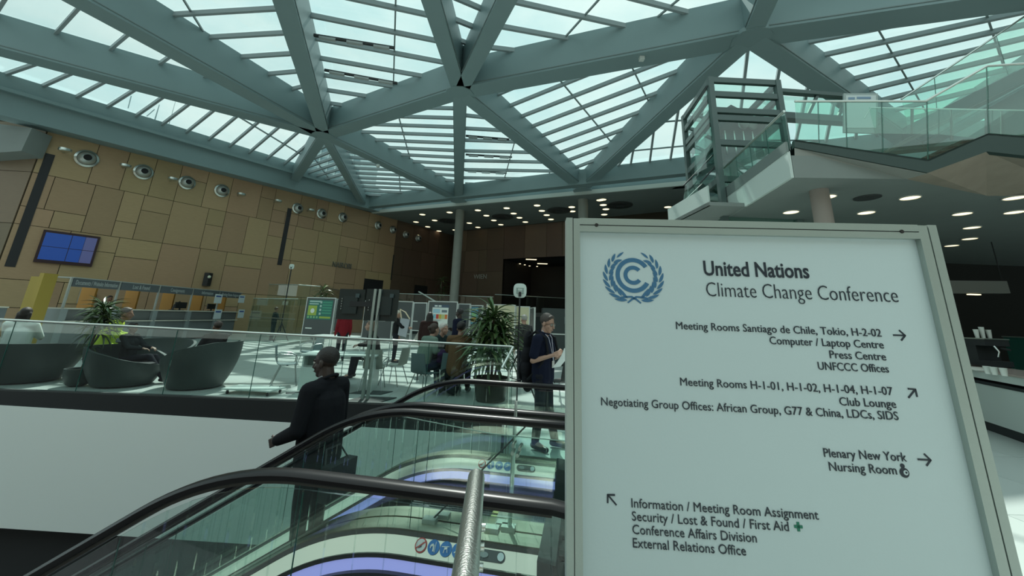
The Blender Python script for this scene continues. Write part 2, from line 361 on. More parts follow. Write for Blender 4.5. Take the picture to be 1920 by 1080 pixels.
# round air nozzles and small lamps along the top of the timber wall
noz = [(162, 298, .46), (268, 323, .44), (350, 343, .42), (415, 358, .42), (557, 391, .40), (602, 401, .40), (642, 408, .40), (708, 423, .36), (736, 431, .36), (760, 440, .36), (783, 447, .36)]
ordn = ['first', 'second', 'third', 'fourth', 'fifth', 'sixth', 'seventh', 'eighth', 'ninth', 'tenth', 'eleventh']
for i, (x, y, r) in enumerate(noz):
    s_, z = ws(x, y); p = wco(s_, z, .05); t = thing('air_nozzle', p, 'round silver air nozzle high on the timber wall, %s from the left' % ordn[i], 'air nozzle', 0, 'ball nozzles on the timber wall')
    rt = WN.to_track_quat('Z', 'Y').to_matrix()
    q = MB(); q.lathe([(r, 0), (r, .06), (r*.8, .1), (r*.78, .02)], n=22); q.v = [rt @ v for v in q.v]; q.build('ring', M_STEEL, t, True)
    q = MB(); q.lathe([(r*.78, .02), (r*.74, .16), (r*.55, .30), (r*.36, .36), (r*.34, .30)], n=22); q.v = [rt @ v for v in q.v]; q.build('ball', mat('nozzle_grey', (.5, .54, .52), .3, .6), t, True)
    q = MB(); q.lathe([(r*.345, .31), (r*.33, .335)], n=16); q.v = [rt @ v for v in q.v]; q.build('opening', M_DARK, t)
for i, (x, y) in enumerate([(118, 286), (230, 315), (318, 339), (445, 367), (513, 379), (575, 396)]):
    s_, z = ws(x, y); p = wco(s_, z, .05); t = thing('wall_lamp', p, 'small silver drum lamp on an arm between the wall nozzles, %s from the left' % ordn[i], 'wall lamp', 0, 'drum lamps on the timber wall')
    q = MB(); q.tube([(0, 0, 0), WN*.5], .04, 8); q.build('arm', M_STEEL, t, True)
    q = MB(); q.lathe([(.2, -.09), (.24, -.05), (.24, .05), (.1, .09)], WN*.62, 16); q.build('lamp_head', M_STEEL, t, True)
# video wall
tl = wall(82, 431, .1); tr = wall(187, 447, .1); s0, z1 = ws(82, 431); s1, _ = ws(187, 447); _, z0 = ws(60, 491)
tv = thing('video_wall', wco((s0+s1)/2, z0, .05), 'large blue four-panel video screen hung on the timber wall', 'screen')
B_ = tv.matrix_basis.translation if False else V(tv.location)
q = MB(); q.prism([wco(s0, z0, .05)-B_, wco(s1, z0, .05)-B_, wco(s1, z1, .05)-B_, wco(s0, z1, .05)-B_], WN*.12); q.build('frame', mat('screen_bezel', (.03, .008, .012), .4), tv)
sm, zm = (s0+s1)/2, (z0+z1)/2; e_ = .012
for k, (a0, a1) in enumerate(((s0+.08, sm), (sm, s1-.08))):
    for (c0, c1) in ((z0+.14, zm), (zm, z1-.1)):
        a1b = a1-.42 if k else a1
        q = MB(); q.prism([wco(a0+e_, c0+e_, .17)-B_, wco(a1b-e_, c0+e_, .17)-B_, wco(a1b-e_, c1-e_, .17)-B_, wco(a0+e_, c1-e_, .17)-B_], WN*.012)
        q.build('screen_panel', mat('screen_blue', (.01, .03, .12), .3, emit=(.006, .028, .13), es=1), tv)
        if k:
            q = MB(); q.prism([wco(a1-.42, c0+e_, .17)-B_, wco(a1-e_, c0+e_, .17)-B_, wco(a1-e_, c1-e_, .17)-B_, wco(a1-.42, c1-e_, .17)-B_], WN*.012)
            q.build('screen_strip', mat('screen_grey', (.04, .05, .12), .3, emit=(.035, .042, .10), es=1), tv)
# wall lettering
def wall_letters(word, P0, xd, size, width, m, label):
    o = None; t = thing('wall_lettering', P0, label, 'lettering')
    put_text('letters', word, size, P0, xd, (0, 0, 1), m, t, extrude=.03, width=width); return t
s_, z = ws(622, 500); s2 = ws(657, 503)[0]
wall_letters('NAIROBI', wco(s_, z, .08), WD, .62, s2-s_, mat('letter_grey', (.19, .19, .17), .4, .3), 'steel NAIROBI room letters on the timber wall')
s_, z = bs(889, 523); s2 = bs(913, 523)[0]
wall_letters('WIEN', bco(s_, z, .08), BD, .62, s2-s_, mat('letter_pale', (.42, .42, .38), .4), 'pale WIEN room letters on the back timber wall')
# ================================================================== FOLDED GLASS ROOF
def W(px, py, z): return onz(px, py, z)
ZR, ZH, DEP = 10.44, 11.65, 1.5
nod = {}
def nd(k, px, py, z): nod[k] = W(px, py, z)
nd('N1', 607, 256, ZH); nd('N2', 862, 176, ZH); nd('N3', 1408, 74, ZH)
nd('A', 537, 364, ZR); nd('B', 683, 391, ZR); nd('C', 860, 377, ZR); nd('D', 1092, 357, ZR); nd('R', 1325, 331, ZR)
nd('G', 1720, 283, ZR)
nd('J', -300, 20, ZH); nd('K', -150, -158, ZH); nd('Lq', 500, -100, ZH); nd('M', 775, -100, ZH); nd('O', 1010, -115, ZH); nd('Q', 1488, -110, ZH); nd('S', 2350, -58, ZH)
nd('R0', -250, 160, ZR)
for _k in ('A',): nod[_k] = nod[_k] + V((0, 0, 0))
DR = 1.0
def dep(k): return DR if abs(nod[k].z-ZR) < .01 else DEP
def top(k): return nod[k]+V((0, 0, dep(k)))
roof = tag(MB().beam(nod['B']+V((0, 0, 0)), nod['R']+(nod['R']-nod['D'])*2.6, .6, DR+.05).build('ceiling', M_BEAM), kind='structure')
def rb(a, b, wd=.62, h=DEP, name='roof_beam'):
    p, q = (nod[a] if isinstance(a, str) else a), (nod[b] if isinstance(b, str) else b)
    m_ = MB().beam(p, q, wd, h); m_.v[2].z = m_.v[3].z = p.z+dep(a); m_.v[6].z = m_.v[7].z = q.z+dep(b); o = m_.build(name, M_BEAM, roof)
    d = (q-p).normalized(); sd = d.cross(V((0, 0, 1))).normalized()
    for s in (-1, 1): MB().beam(p+sd*s*(wd/2+.012), q+sd*s*(wd/2+.012), .03, .035, off=.10).build('beam_seam', M_BAR, roof)
    return o
# edge beam over the timber wall
e0 = wall(72, 243, .02); e1 = wall(692, 397, .02); ed = (e1-e0).normalized(); e0 = e0-ed*7; e1 = e1+ed*1.2
q = MB(); q.beam(e0+WN*.45, e1+WN*.45, .9, 2.0); q.build('edge_beam', M_BEAM, roof)
q = MB(); q.beam(e0+WN*1.0+V((0, 0, 1.1)), e1+WN*1.0+V((0, 0, 1.1)), .3, .16); q.build('edge_gutter', M_BEAM, roof)
for k_ in ('N1', 'N2', 'N3', 'A', 'B', 'C', 'D', 'R'):
    q = MB(); q.lathe([(.66, -.03), (.68, .12), (.5, .2), (.5, dep(k_)+.02)], nod[k_], 10); q.build('hub_node', M_BEAM, roof)
for a, b, w_ in (('J', 'N1', .9), ('K', 'N1', .9), ('Lq', 'N1', .68), ('N1', 'N2', .85), ('N2', 'N3', .9), ('G', 'S', .6), ('N3', 'S', .95), ('N2', 'M', .62), ('N2', 'O', .62),
                 ('N3', 'Q', .6), ('N1', 'A', .55), ('N1', 'B', .5), ('N1', 'C', .7), ('N2', 'C', .6), ('N2', 'D', .7), ('N3', 'D', .7), ('N3', 'G', .7)):
    rb(a, b, w_)
# -- glazing of each facet: bars between two reference lines, thin cross bars, panes between them
def plane_of(ks):
    c = [top(k) for k in ks[:3]]; n = (c[1]-c[0]).cross(c[2]-c[0]).normalized(); return c[0], n
def clip_poly(poly, o, n):                                       # keep side (p-o).n >= 0
    outp = []
    for i, p in enumerate(poly):
        q = poly[(i+1) % len(poly)]; a, b = (p-o).dot(n), (q-o).dot(n)
        if a >= 0: outp.append(p)
        if (a >= 0) != (b >= 0): outp.append(p+(q-p)*(a/(a-b)))
    return outp
def chord(poly, o, d, n):
    ts = []; sdv = d.cross(n).normalized()
    for i, p in enumerate(poly):
        q = poly[(i+1) % len(poly)]; a, b = (p-o).dot(sdv), (q-o).dot(sdv)
        if (a >= 0) != (b >= 0): ts.append((p+(q-p)*(a/(a-b))-o).dot(d))
    return (o+d*min(ts), o+d*max(ts)) if len(ts) >= 2 else None
npane = 0
def facet(ks, first, last, n, cross=(), bw=.115, bh=.21, fans=()):
    """first/last: pixel segments of the outermost visible bars; cross: pixel segments of the thin cross bars"""
    global npane
    o, nn = plane_of(ks)
    if nn.z < 0: nn = -nn
    poly = [onto(top(k), o, nn) for k in ks]
    U_ = lambda p: onp(p[0], p[1], o, nn)
    a0, a1, b0, b1 = U_(first[0]), U_(first[1]), U_(last[0]), U_(last[1])
    lines = []
    for i in range(-4, n+5):
        t = i/(n-1); p, q = a0.lerp(b0, t), a1.lerp(b1, t); lines.append((p, (q-p).normalized()))
    cl = []
    for c in cross:
        p, q = U_(c[0]), U_(c[1]); cl.append((p, (q-p).normalized()))
    segs = []
    for p, d in lines:
        s = chord(poly, p, d, nn)
        if s and (s[1]-s[0]).length > .35: segs.append(s)
    for k, s in enumerate(segs):
        MB().beam(s[0]-nn*bh, s[1]-nn*bh, bw, bh-.01, up=nn).build('glazing_bar', M_BAR2, roof)
    for p, d in cl:
        s = chord(poly, p, d, nn)
        if s: MB().beam(s[0]-nn*.08, s[1]-nn*.08, .06, .075, up=nn).build('cross_bar', M_BAR, roof)
    # panes
    sides = [(p, nn.cross(d).normalized()) for p, d in lines]
    ref = (b0-a0)
    sides = [(p, s if s.dot(ref) > 0 else -s) for p, s in sides]
    csides = [(p, nn.cross(d).normalized()) for p, d in cl]
    for i in range(len(sides)+1):
        c = list(poly)
        if i > 0: c = clip_poly(c, *sides[i-1])
        if c and i < len(sides): c = clip_poly(c, sides[i][0], -sides[i][1])
        if len(c) < 3: continue
        cells = [c]
        for p, s in csides:
            nx = []
            for cc in cells:
                for sg in (1, -1):
                    r_ = clip_poly(cc, p, s*sg)
                    if len(r_) >= 3: nx.append(r_)
            cells = nx
        for cc in cells:
            ar = sum(((cc[k]-cc[0]).cross(cc[k+1]-cc[0])).length for k in range(1, len(cc)-1))/2
            if ar < .05: continue
            npane += 1; MB().prism(cc, nn*.03).build('glass_pane', M_ROOFG, roof)
    return lines, nn
def onto(p, o, n): return p - n*((p-o).dot(n)) + V((0, 0, 0))
M_BAR2 = mat('glazing_bar_lilac', (.27, .32, .33), .42)
facet(['R0', 'A', 'N1', 'J'], ((50, 172), (130, 136)), ((510, 325), (580, 265)), 11, [((445, 216), (600, 310))])
facet(['J', 'N1', 'K'], ((118, 45), (145, 15)), ((308, 110), (315, 105)), 3)
facet(['K', 'N1', 'Lq'], ((345, 22), (513, 12)), ((550, 163), (562, 160)), 5, [((340, -10), (356, 16))])
facet(['Lq', 'N1', 'N2', 'M'], ((572, 22), (818, 72)), ((611, 165), (709, 180)), 5, [((742, 10), (738, 155))])
facet(['M', 'N2', 'O'], ((848, 30), (910, 55)), ((858, 102), (870, 106)), 3)
facet(['O', 'N2', 'N3', 'Q'], ((955, 48), (1118, 78)), ((995, 5), (1227, 57)), 2, [((1040, 90), (1125, -5)), ((1215, 45), (1275, -5))])
facet(['Q', 'N3', 'S'], ((1500, 2), (1600, 20)), ((1600, -40), (1760, -10)), 2)
facet(['N1', 'A', 'B'], ((575, 300), (618, 283)), ((588, 348), (655, 366)) and ((568, 345), (640, 325)), 5, [((600, 310), (625, 345))])
facet(['N1', 'B', 'C'], ((665, 303), (700, 305)), ((678, 355), (790, 360)), 7, [((750, 345), (752, 375))])
facet(['N1', 'C', 'N2'], ((690, 245), (855, 251)), ((835, 335), (858, 337)), 8, [((750, 225), (770, 300))])
facet(['N2', 'C', 'D'], ((872, 213), (900, 216)), ((870, 345), (985, 347)), 8, [((965, 265), (940, 355)), ((1033, 318), (1020, 345))])
facet(['N2', 'D', 'N3'], ((945, 200), (1080, 145)), ((1075, 313), (1130, 292)), 8, [((1055, 155), (1150, 270)), ((1190, 135), (1220, 197))])
facet(['N3', 'D', 'R', 'R'], ((1178, 330), (1186, 285)), ((1328, 330), (1395, 95)), 5, [((1100, 290), (1360, 265)), ((1170, 233), (1400, 215)) ])
facet(['N3', 'R', 'G'], ((1400, 100), (1375, 320)), ((1560, 200), (1540, 300)), 4, [((1330, 262), (1600, 262))])
facet(['N3', 'G', 'S'], ((1480, 82), (1600, 58)), ((1640, 187), (1790, 150)), 6, [((1645, 52), (1725, 190)), ((1850, 30), (1860, 60))])
# ventilation flaps mounted under some bars
def flap(x0, y0, x1, y1, k):
    p = W(x0, y0, ZH+.72 if y0 < 180 else ZH+.35); q = W(x1, y1, p.z); d = (q-p); n_ = 3; 
    t = thing('window_actuator', p, 'black motor rail under roof glass, %s' % k, 'motor', 0, 'roof vent motor rails')
    MB().beam((0, 0, 0), d, .10, .10).build('rail', M_BLACK, t)
    for i in range(n_):
        a = d*((i+.2)/n_); MB().beam(a+V((0, 0, -.06)), a+d*(.6/n_)+V((0, 0, -.06)), .14, .09).build('motor_box', mat('motor_grey', (.35, .38, .38), .4), t)
for i, f in enumerate([((588, 68), (740, 92), 'upper one left of the centre hub'), ((608, 133), (745, 158), 'lower one left of the centre hub'), ((873, 256), (955, 263), 'topmost right of the centre hub'),
          ((873, 291), (960, 296), 'second from top right of the centre hub'), ((872, 321), (950, 326), 'third from top right of the centre hub'), ((872, 344), (945, 348), 'lowest right of the centre hub')]):
    flap(*f[0], *f[1], f[2])
for i, (x, y, z) in enumerate([(1203, 108, ZH-.02), (709, 310, ZR+.5)]):
    p = W(x, y, z); q = MB().box((-.09, -.09, -.12), (.09, .09, .05), 0, p); tag(q.build('smoke_detector', mat('detector_white', (.6, .65, .62), .5)), 'small white sensor box on the underside of a roof beam, %s one' % ('right', 'left')[i], 'detector')

# ---- outside: tower block and antenna mast seen through the glass
q0 = thing('office_tower', V((-50, 92, 0)), 'distant gridded office tower beyond the roof glass left of centre', 'building')
t0 = ony(572, 372, 95); t1 = ony(668, 372, 95); tt = ony(640, 262, 95).z
q = MB().box((t0.x+50, 3, 0), (t1.x+50, 15, tt)); q.build('tower_body', mat('tower_grey', (.42, .50, .50), .6), q0)
nn_ = 9
for i in range(nn_):
    zz = 20+(tt-21)*i/nn_; q = MB().box((t0.x+50, 2.8, zz), (t1.x+50, 3.1, zz+(tt-21)/nn_*.45)); q.build('window_band', mat('tower_glass_band', (.16, .24, .26), .3), q0)
for i in range(7):
    xx = t0.x+50+(t1.x-t0.x)*i/6; q = MB().box((xx-.15, 2.6, 18), (xx+.15, 2.9, tt)); q.build('mullion', mat('tower_grey', (.42, .50, .50), .6), q0)
def sky_mast(px, py0, py1, r, Y, lab, arms=()):
    p = ony(px, py1, Y); t = ony(px+ (2 if px < 300 else 0), py0, Y); root = thing('antenna_mast', V((p.x, p.y, 0)), lab, 'antenna')
    MB().tube([(0, 0, 0), (0, 0, p.z), (0, 0, t.z)], [r*2, r, r*.4], 6).build('mast', mat('mast_grey', (.2, .27, .28), .5), root)
    for (x0, y0, x1, y1) in arms:
        a = ony(x0, y0, Y)-V((p.x, p.y, 0)); c = ony(x1, y1, Y)-V((p.x, p.y, 0)); MB().tube([a, c], r*.6, 5).build('antenna_arm', mat('mast_grey', (.2, .27, .28), .5), root)
sky_mast(287, 196, 236, .12, 60, 'thin antenna mast with cross arms outside the left roof strip', [(247, 214, 283, 222), (268, 224, 275, 236), (275, 218, 290, 205), (240, 203, 246, 180)])
sky_mast(312, 188, 250, .06, 60, 'hair-thin antenna pole outside, right of the braced mast')
q = MB(); p = ony(1166, 330, 70); q.lathe([(3.2, -p.z), (3.1, 0), (2.6, 1.4), (1.5, 2.3), (.3, 2.7)], p, 18); 
tag(q.build('radar_dome', mat('dome_white', (.55, .62, .62), .5), smooth=True), 'pale round dome on the far roof beyond the glazing', 'dome')

# rear walls and floors of the hall, out of the picture, closing the room behind the camera
q = MB(); q.box((-42, -14, 0), (34, -13.7, 13.2)); tag(q.build('wall_rear', mat('rear_wall', (.16, .15, .12), .8)), kind='structure')
q = MB(); q.box((34, -14, 0), (34.3, 60, 13.2)); tag(q.build('wall_right', mat('rear_wall', (.16, .15, .12), .8)), kind='structure')
q = MB(); q.box((0, -14, -.3), (34, -4, 0)); tag(q.build('floor_rear', M_FLOOR), kind='structure')
q = MB(); q.box((-42, -14, -.3), (0, -6, 0)); tag(q.build('floor_rear_left', M_FLOOR), kind='structure')
q = MB(); q.box((22, -9.5, 13.2), (34, 14, 13.5)); tag(q.build('ceiling_added_shade', M_SOFF), kind='structure')  # opaque slab added out of view to hold back skylight and darken the hall

q = MB(); q.beam(CE0+V((0, -.08, -.04)), CE2+V((0, -.08, -.04)), .14, .30); q.build('edge_strip', mat('pale_strip', (.5, .55, .52), .4), roof); q = MB(); q.beam(CE0+V((0, .35, -.0)), CE2+V((0, .35, -.0)), .5, .75); q.build('edge_upstand', M_BEAM, roof); q = MB(); q.beam(CE0+V((0, .05, .2)), CE2+V((0, .05, .2)), .1, .1); q.build('edge_strip', mat('pale_strip', (.5, .55, .52), .4), roof)
# ================================================================== RIGHT: OFFICE GALLERY, STAIRS, LIFT TOWER, BAR
ZS, ZT = 4.7, 5.30                                              # soffit and floor of the upper level
PC = onz(1490, 333, ZS); PB = onz(1368, 408, ZS)
MD = (PB-PC).normalized(); MN = V((-MD.y, MD.x, 0))             # MN points left, into the void
RDIR = V((1, -.2, 0)).normalized(); RN = V((RDIR.y, -RDIR.x, 0))
RN = V((-.2, -1, 0)).normalized()
FAR = PC + MD*9
# slab with a plain pale edge
SB1, SB2, SB3 = onz(1700, 336, ZS), onz(1850, 367, ZS), onz(2050, 369, ZS)
q = MB(); q.prism([PC, SB1, SB2, SB3, V((34, 9, ZS)), V((34, 40, ZS)), V((12, 40, ZS)), PC+MD*3.6], (0, 0, .5))
mz = tag(q.build('ceiling_office', M_SOFF), kind='structure')
q = MB(); q.prism([PC+MN*.01, PC+MN*.01+MD*4.6, PC+MN*.01+MD*4.6+V((0, 0, .60)), PC+MN*.01+V((0, 0, .60))], MN*.06)
tag(q.build('trim_8', mat('fascia_white', (.52, .60, .57), .45)), kind='structure')
P5 = onz(1276, 412, ZS); P6 = onz(1330, 385, ZS); d5 = (P6-P5)
q = MB(); q.prism([P5-d5*.5, P6, P6+V((0, 0, .55)), P5-d5*.5+V((0, 0, .55))], (.05, .03, 0)); tag(q.build('trim_9', mat('fascia_white', (.52, .60, .57), .45)), kind='structure')
q = MB(); q.prism([P6, P5-d5*.5, P5+V((8, 0, 0)), P6+V((8, 0, 0))], (0, 0, .1)); tag(q.build('ceiling_link', M_SOFF), kind='structure')
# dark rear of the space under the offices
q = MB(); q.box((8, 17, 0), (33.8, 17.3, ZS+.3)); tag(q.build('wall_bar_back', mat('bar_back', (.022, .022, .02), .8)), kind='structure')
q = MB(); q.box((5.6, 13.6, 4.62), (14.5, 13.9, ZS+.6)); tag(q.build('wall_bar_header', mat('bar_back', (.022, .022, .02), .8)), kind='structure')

def pane_line(par, pts, hts, gname='glass_panel', th=.016, mt=None):
    """balustrade: list of (bottom, top) point pairs, a glass pane between neighbours"""
    for (a, at), (b_, bt) in zip(hts[:-1], hts[1:]):
        d = (b_-a).normalized(); n = d.cross(V((0, 0, 1))).normalized()
        g = d*.008
        MB().prism([a+g, b_-g, bt-g, at+g], n*th).build(gname, mt or M_GLG, par)
        MB().tube([b_-g*.5, bt-g*.5], .009, 4).build('glass_edge', M_GLE, par)
# side balustrade along the slab edge (receding), with stringer
def side(px, py): return onp(px, py, PC, MN)
t = thing('glass_balustrade', PC+V((0, 0, .62)), 'green glass balustrade along the white-edged upper floor beside the lift tower', 'balustrade')
O = V(t.location)
pr = []
for i in range(6):
    a = PC + MD*(.0+i*.82) + V((0, 0, .62)); pr.append((a-O, a-O+V((0, 0, .93))))
pane_line(t, None, pr)
MB().prism([PC+MN*.08-O+V((0, 0, .58)), PC+MN*.08+MD*4.4-O+V((0, 0, .58)), PC+MN*.08+MD*4.4-O+V((0, 0, .92)), PC+MN*.08-O+V((0, 0, .82))], -MN*.05).build('base_channel', mat('stringer_grey', (.16, .20, .19), .5), t)
MB().tube([pr[0][1], pr[-1][1]], .028, 10).build('handrail', M_STEEL, t, True)
# front stair: low landing then a flight rising to the right
C5 = PC + V((0, 0, .0)); ppl = PC
def fr(px, py, out=0): return onp(px, py, PC+RN*out, RN)
t = thing('office_stair', fr(1740, 300), 'dark green edged stair with concrete underside and glass balustrade above the sign', 'stair'); O = V(t.location)
def F(px, py, out=0): return fr(px, py, out)-O
base = [(1490, 262), (1740, 299), (1851, 250), (1960, 258)]; low = [(1490, 276), (1740, 324), (1851, 284), (1960, 296)]
q = MB()
for i in range(3):
    q.prism([F(*low[i]), F(*low[i+1]), F(*base[i+1]), F(*base[i])], -RN*.12)
q.build('stringer', mat('stringer_dark', (.035, .060, .055), .5), t)
q = MB(); bk = -RN*1.9 + V((.5, 0, 0))
for i in range(3):
    q.prism([F(*base[i]), F(*base[i+1]), F(*base[i+1])+bk, F(*base[i])+bk], (0, 0, -.04))
q.build('landing', mat('stair_carpet', (.05, .07, .065), .8), t)
q = MB(); lo = [F(*low[1])-V((0, 0, .0)), F(*low[2]), F(*low[3])]
dn = fr(1852, 372)-O; dn2 = fr(1965, 372)-O
q.add([lo[0]-RN*.02, lo[1]-RN*.02, lo[2]-RN*.02, SB3-O, SB2-O, SB1-O], [(0, 1, 4, 5), (1, 2, 3, 4)])
q.build('underside', M_CONC, t)
q = MB(); q.add([F(1490, 277)-RN*.01, F(1740, 325)-RN*.01, SB1-O, PC-O+V((0.02, .02, .0))], [(0, 1, 2, 3)]); q.build('landing_underside', mat('landing_under', (.25, .26, .24), .7), t)
rl = [(1490, 190), (1610, 190), (1735, 190), (1850, 124), (1960, 117)]
MB().tube([F(*p, .0) for p in rl], .026, 10).build('handrail', M_STEEL, t, True)
seam_t = [(1490, 191), (1534, 191), (1586, 191), (1653, 191), (1738, 190), (1850, 125), (1960, 118)]
seam_b = [(1492, 262), (1536, 269), (1588, 277), (1655, 286), (1740, 299), (1853, 250), (1960, 258)]
pane_line(t, None, [(F(*b_), F(*a)) for a, b_ in zip(seam_t, seam_b)])
for i in range(5):
    a = F(*base[1]).lerp(F(*base[2]), i/5); MB().box((0, 0, 0), (.25, 1.6, .04), R(-11), a+V((0.02, .2, .05))).build('step', mat('stair_carpet', (.05, .07, .065), .8), t)
# inner rail of the walkway behind
def f2(px, py): return fr(px, py, -2.6)
t = thing('walkway_balustrade', f2(1700, 300), 'glass balustrade with thin rail and flat posts behind the front stair glass', 'balustrade'); O = V(t.location)
pts = [(1628, 202), (1760, 203), (1860, 206), (1960, 207)]; bt_ = [(1640, 250), (1760, 252), (1860, 262), (1960, 266)]
MB().tube([f2(*p)-O for p in [(1620, 222), (1632, 202), (1960, 208)]], .02, 8).build('handrail', M_STEEL, t, True)
pane_line(t, None, [(f2(*b_)-O, f2(*a)-O) for a, b_ in zip(pts, bt_)])
for (x, y0, y1) in ((1711, 204, 252), (1785, 206, 262), (1880, 208, 262)):
    MB().beam(f2(x, y1)-O, f2(x, y0)-O, .07, .02, up=(0, 1, 0)).build('post', mat('post_bronze', (.13, .12, .11), .5), t)
# rear flight climbing to the top right
def f3(px, py): return fr(px, py, -4.2)
t = thing('upper_stair', f3(1700, 262), 'upper glass-sided stair flight climbing to the top right corner', 'stair'); O = V(t.location)
q = MB(); q.prism([f3(1700, 262)-O, f3(1975, 128)-O, f3(1975, 100)-O, f3(1700, 236)-O], -RN*.2); q.build('stringer', mat('stringer_dark', (.055, .085, .08), .5), t)
q = MB(); q.prism([f3(1700, 262)-O, f3(1975, 128)-O, f3(1975, 128)-O-RN*1.8, f3(1700, 262)-O-RN*1.8], (0, 0, .05)); q.build('underside', M_SOFF, t)
MB().tube([f3(*p)-O for p in [(1690, 186), (1800, 113), (1925, 28), (1990, -20)]], .026, 8).build('handrail', M_STEEL, t, True)
st_ = [(1690, 186), (1752, 145), (1868, 67), (1990, -20)]; sb_ = [(1700, 236), (1757, 208), (1890, 140), (1975, 100)]
pane_line(t, None, [(f3(*b_)-O, f3(*a)-O) for a, b_ in zip(st_, sb_)])
# wall of the stair well on the right edge
q = MB(); q.prism([fr(1858, 262, -4.8), fr(2000, 262, -4.8), fr(2000, 120, -4.8), fr(1858, 200, -4.8)], -RN*.2); tag(q.build('wall_stairwell', mat('stairwell_grey', (.12, .14, .135), .7)), kind='structure')
# small notice board on the walkway
t = thing('walkway_sign', f2(1612, 250), 'small white conference sign standing behind the upper glass railing', 'sign'); O = V(t.location)
MB().prism([f2(1582, 248)-O, f2(1646, 250)-O, f2(1646, 175)-O, f2(1582, 175)-O], -RN*.05).build('frame', mat('sign_frame', (.36, .42, .41), .5), t)
MB().prism([f2(1586, 240)-O+RN*.01, f2(1642, 240)-O+RN*.01, f2(1642, 179)-O+RN*.01, f2(1586, 179)-O+RN*.01], -RN*.015).build('panel', mat('sign_panel', (.6, .66, .66), .5), t)
for a, b_, c in ((1590, 1602, 183), (1606, 1632, 182)):
    MB().prism([f2(a, c+4)-O+RN*.02, f2(b_, c+4)-O+RN*.02, f2(b_, c)-O+RN*.02, f2(a, c)-O+RN*.02], -RN*.008).build('print_mark', mat('print_blue', (.2, .3, .42), .5), t)

# ---- lift tower of glass and steel
t = thing('lift_tower', onz(1350, 410, ZS), 'tall steel and glass lift shaft standing left of the upper gallery', 'lift shaft'); 
LA = onz(1358, 406, ZS); LA.z = 0
LDX = V((1, .02, 0)).normalized(); LDY = V((.10, 1, 0)).normalized()
HT = onp(1337, 146, LA, V((0, 1, 0))).z; t.location = LA; O = V(LA)
WX = (onp(1463, 142, LA, V((0, 1, 0)))-onp(1337, 146, LA, V((0, 1, 0)))).x; WY = 2.4
cs = [V((0, 0, 0)), LDX*WX, LDX*WX+LDY*WY, LDY*WY]
m_t = mat('tower_steel', (.09, .13, .125), .45)
for c in cs: MB().beam(c+V((0, 0, 0)), c+V((0, 0, HT)), .16, .16, up=(0, 1, 0), off=-.08).build('corner_post', m_t, t)
lev = [onp(1337, y, LA, V((0, 1, 0))).z for y in (146, 172, 202, 216, 262, 330)]
for z in lev:
    for i in range(4):
        MB().beam(cs[i]+V((0, 0, z-.18)), cs[(i+1) % 4]+V((0, 0, z-.18)), .12, .18).build('ring_beam', m_t, t)
for i in range(4):
    for z0, z1 in ((0.1, 2.4), (2.4, ZS), (ZS, lev[4]), (lev[4], lev[1]), (lev[1], lev[0])):
        if z1-z0 < .1: continue
        a, b_ = cs[i]+V((0, 0, z0)), cs[(i+1) % 4]+V((0, 0, z0)); MB().prism([a, b_, b_+V((0, 0, z1-z0)), a+V((0, 0, z1-z0))], (0.01, .01, 0)).build('glass_panel', M_GLD, t)
q = MB(); q.box((.45, .4, lev[4]-.5), (WX-.3, WY-.5, lev[2]-.25)); q.build('lift_car', mat('lift_car', (.10, .13, .125), .4), t)
for k in range(5):
    q = MB(); q.box((.5+k*(WX-1)/4, .37, lev[4]-.3), (.54+k*(WX-1)/4, .4, lev[3]-.3)); q.build('car_rail', M_STEEL, t)
q = MB()
q.prism([V((.3, .5, lev[2])), V((WX-.3, .5, lev[2]-.1)), V((.9, .5, lev[1]-.12))], (0, .5, 0)); q.build('hoist_plate', M_BLACK, t)
for x in (.9, 1.15):
    q = MB(); q.lathe([(.14, -.04), (.16, 0), (.14, .04)], n=14); q.v = [V((v.x+x*1.2, v.z+.3, v.y+lev[3]-.12)) for v in q.v]; q.build('pulley', M_STEEL, t, True)
# canopy deck behind the tower
t2 = thing('bridge_truss', LA+LDX*WX+V((0.15, .6, lev[2])), 'dark steel bridge frame joining the lift tower to the right', 'bridge'); O2 = V(t2.location)
x1 = onp(1615, 142, LA+LDY*.8, V((0, 1, 0))).x-O2.x; zt = lev[0]-lev[2]-.02
MB().beam((0, 0, zt), (x1, .2, zt), .2, .13).build('top_chord', m_t, t2); MB().beam((0, 0, .05), (x1+.2, .2, .05), .3, .22).build('bottom_chord', m_t, t2)
MB().beam((x1-.1, .2, .1), (x1-.35, .2, zt), .13, .13).build('end_post', m_t, t2)
for i in range(2): MB().beam((x1*(.35+.3*i), .1, .1), (x1*(.35+.3*i)+.55, .1, zt), .09, .09).build('brace', m_t, t2)
MB().prism([V((0, .15, .2)), V((x1-.2, .25, .2)), V((x1-.35, .25, zt)), V((0, .15, zt))], (0, .012, 0)).build('glass_panel', M_GLD, t2)
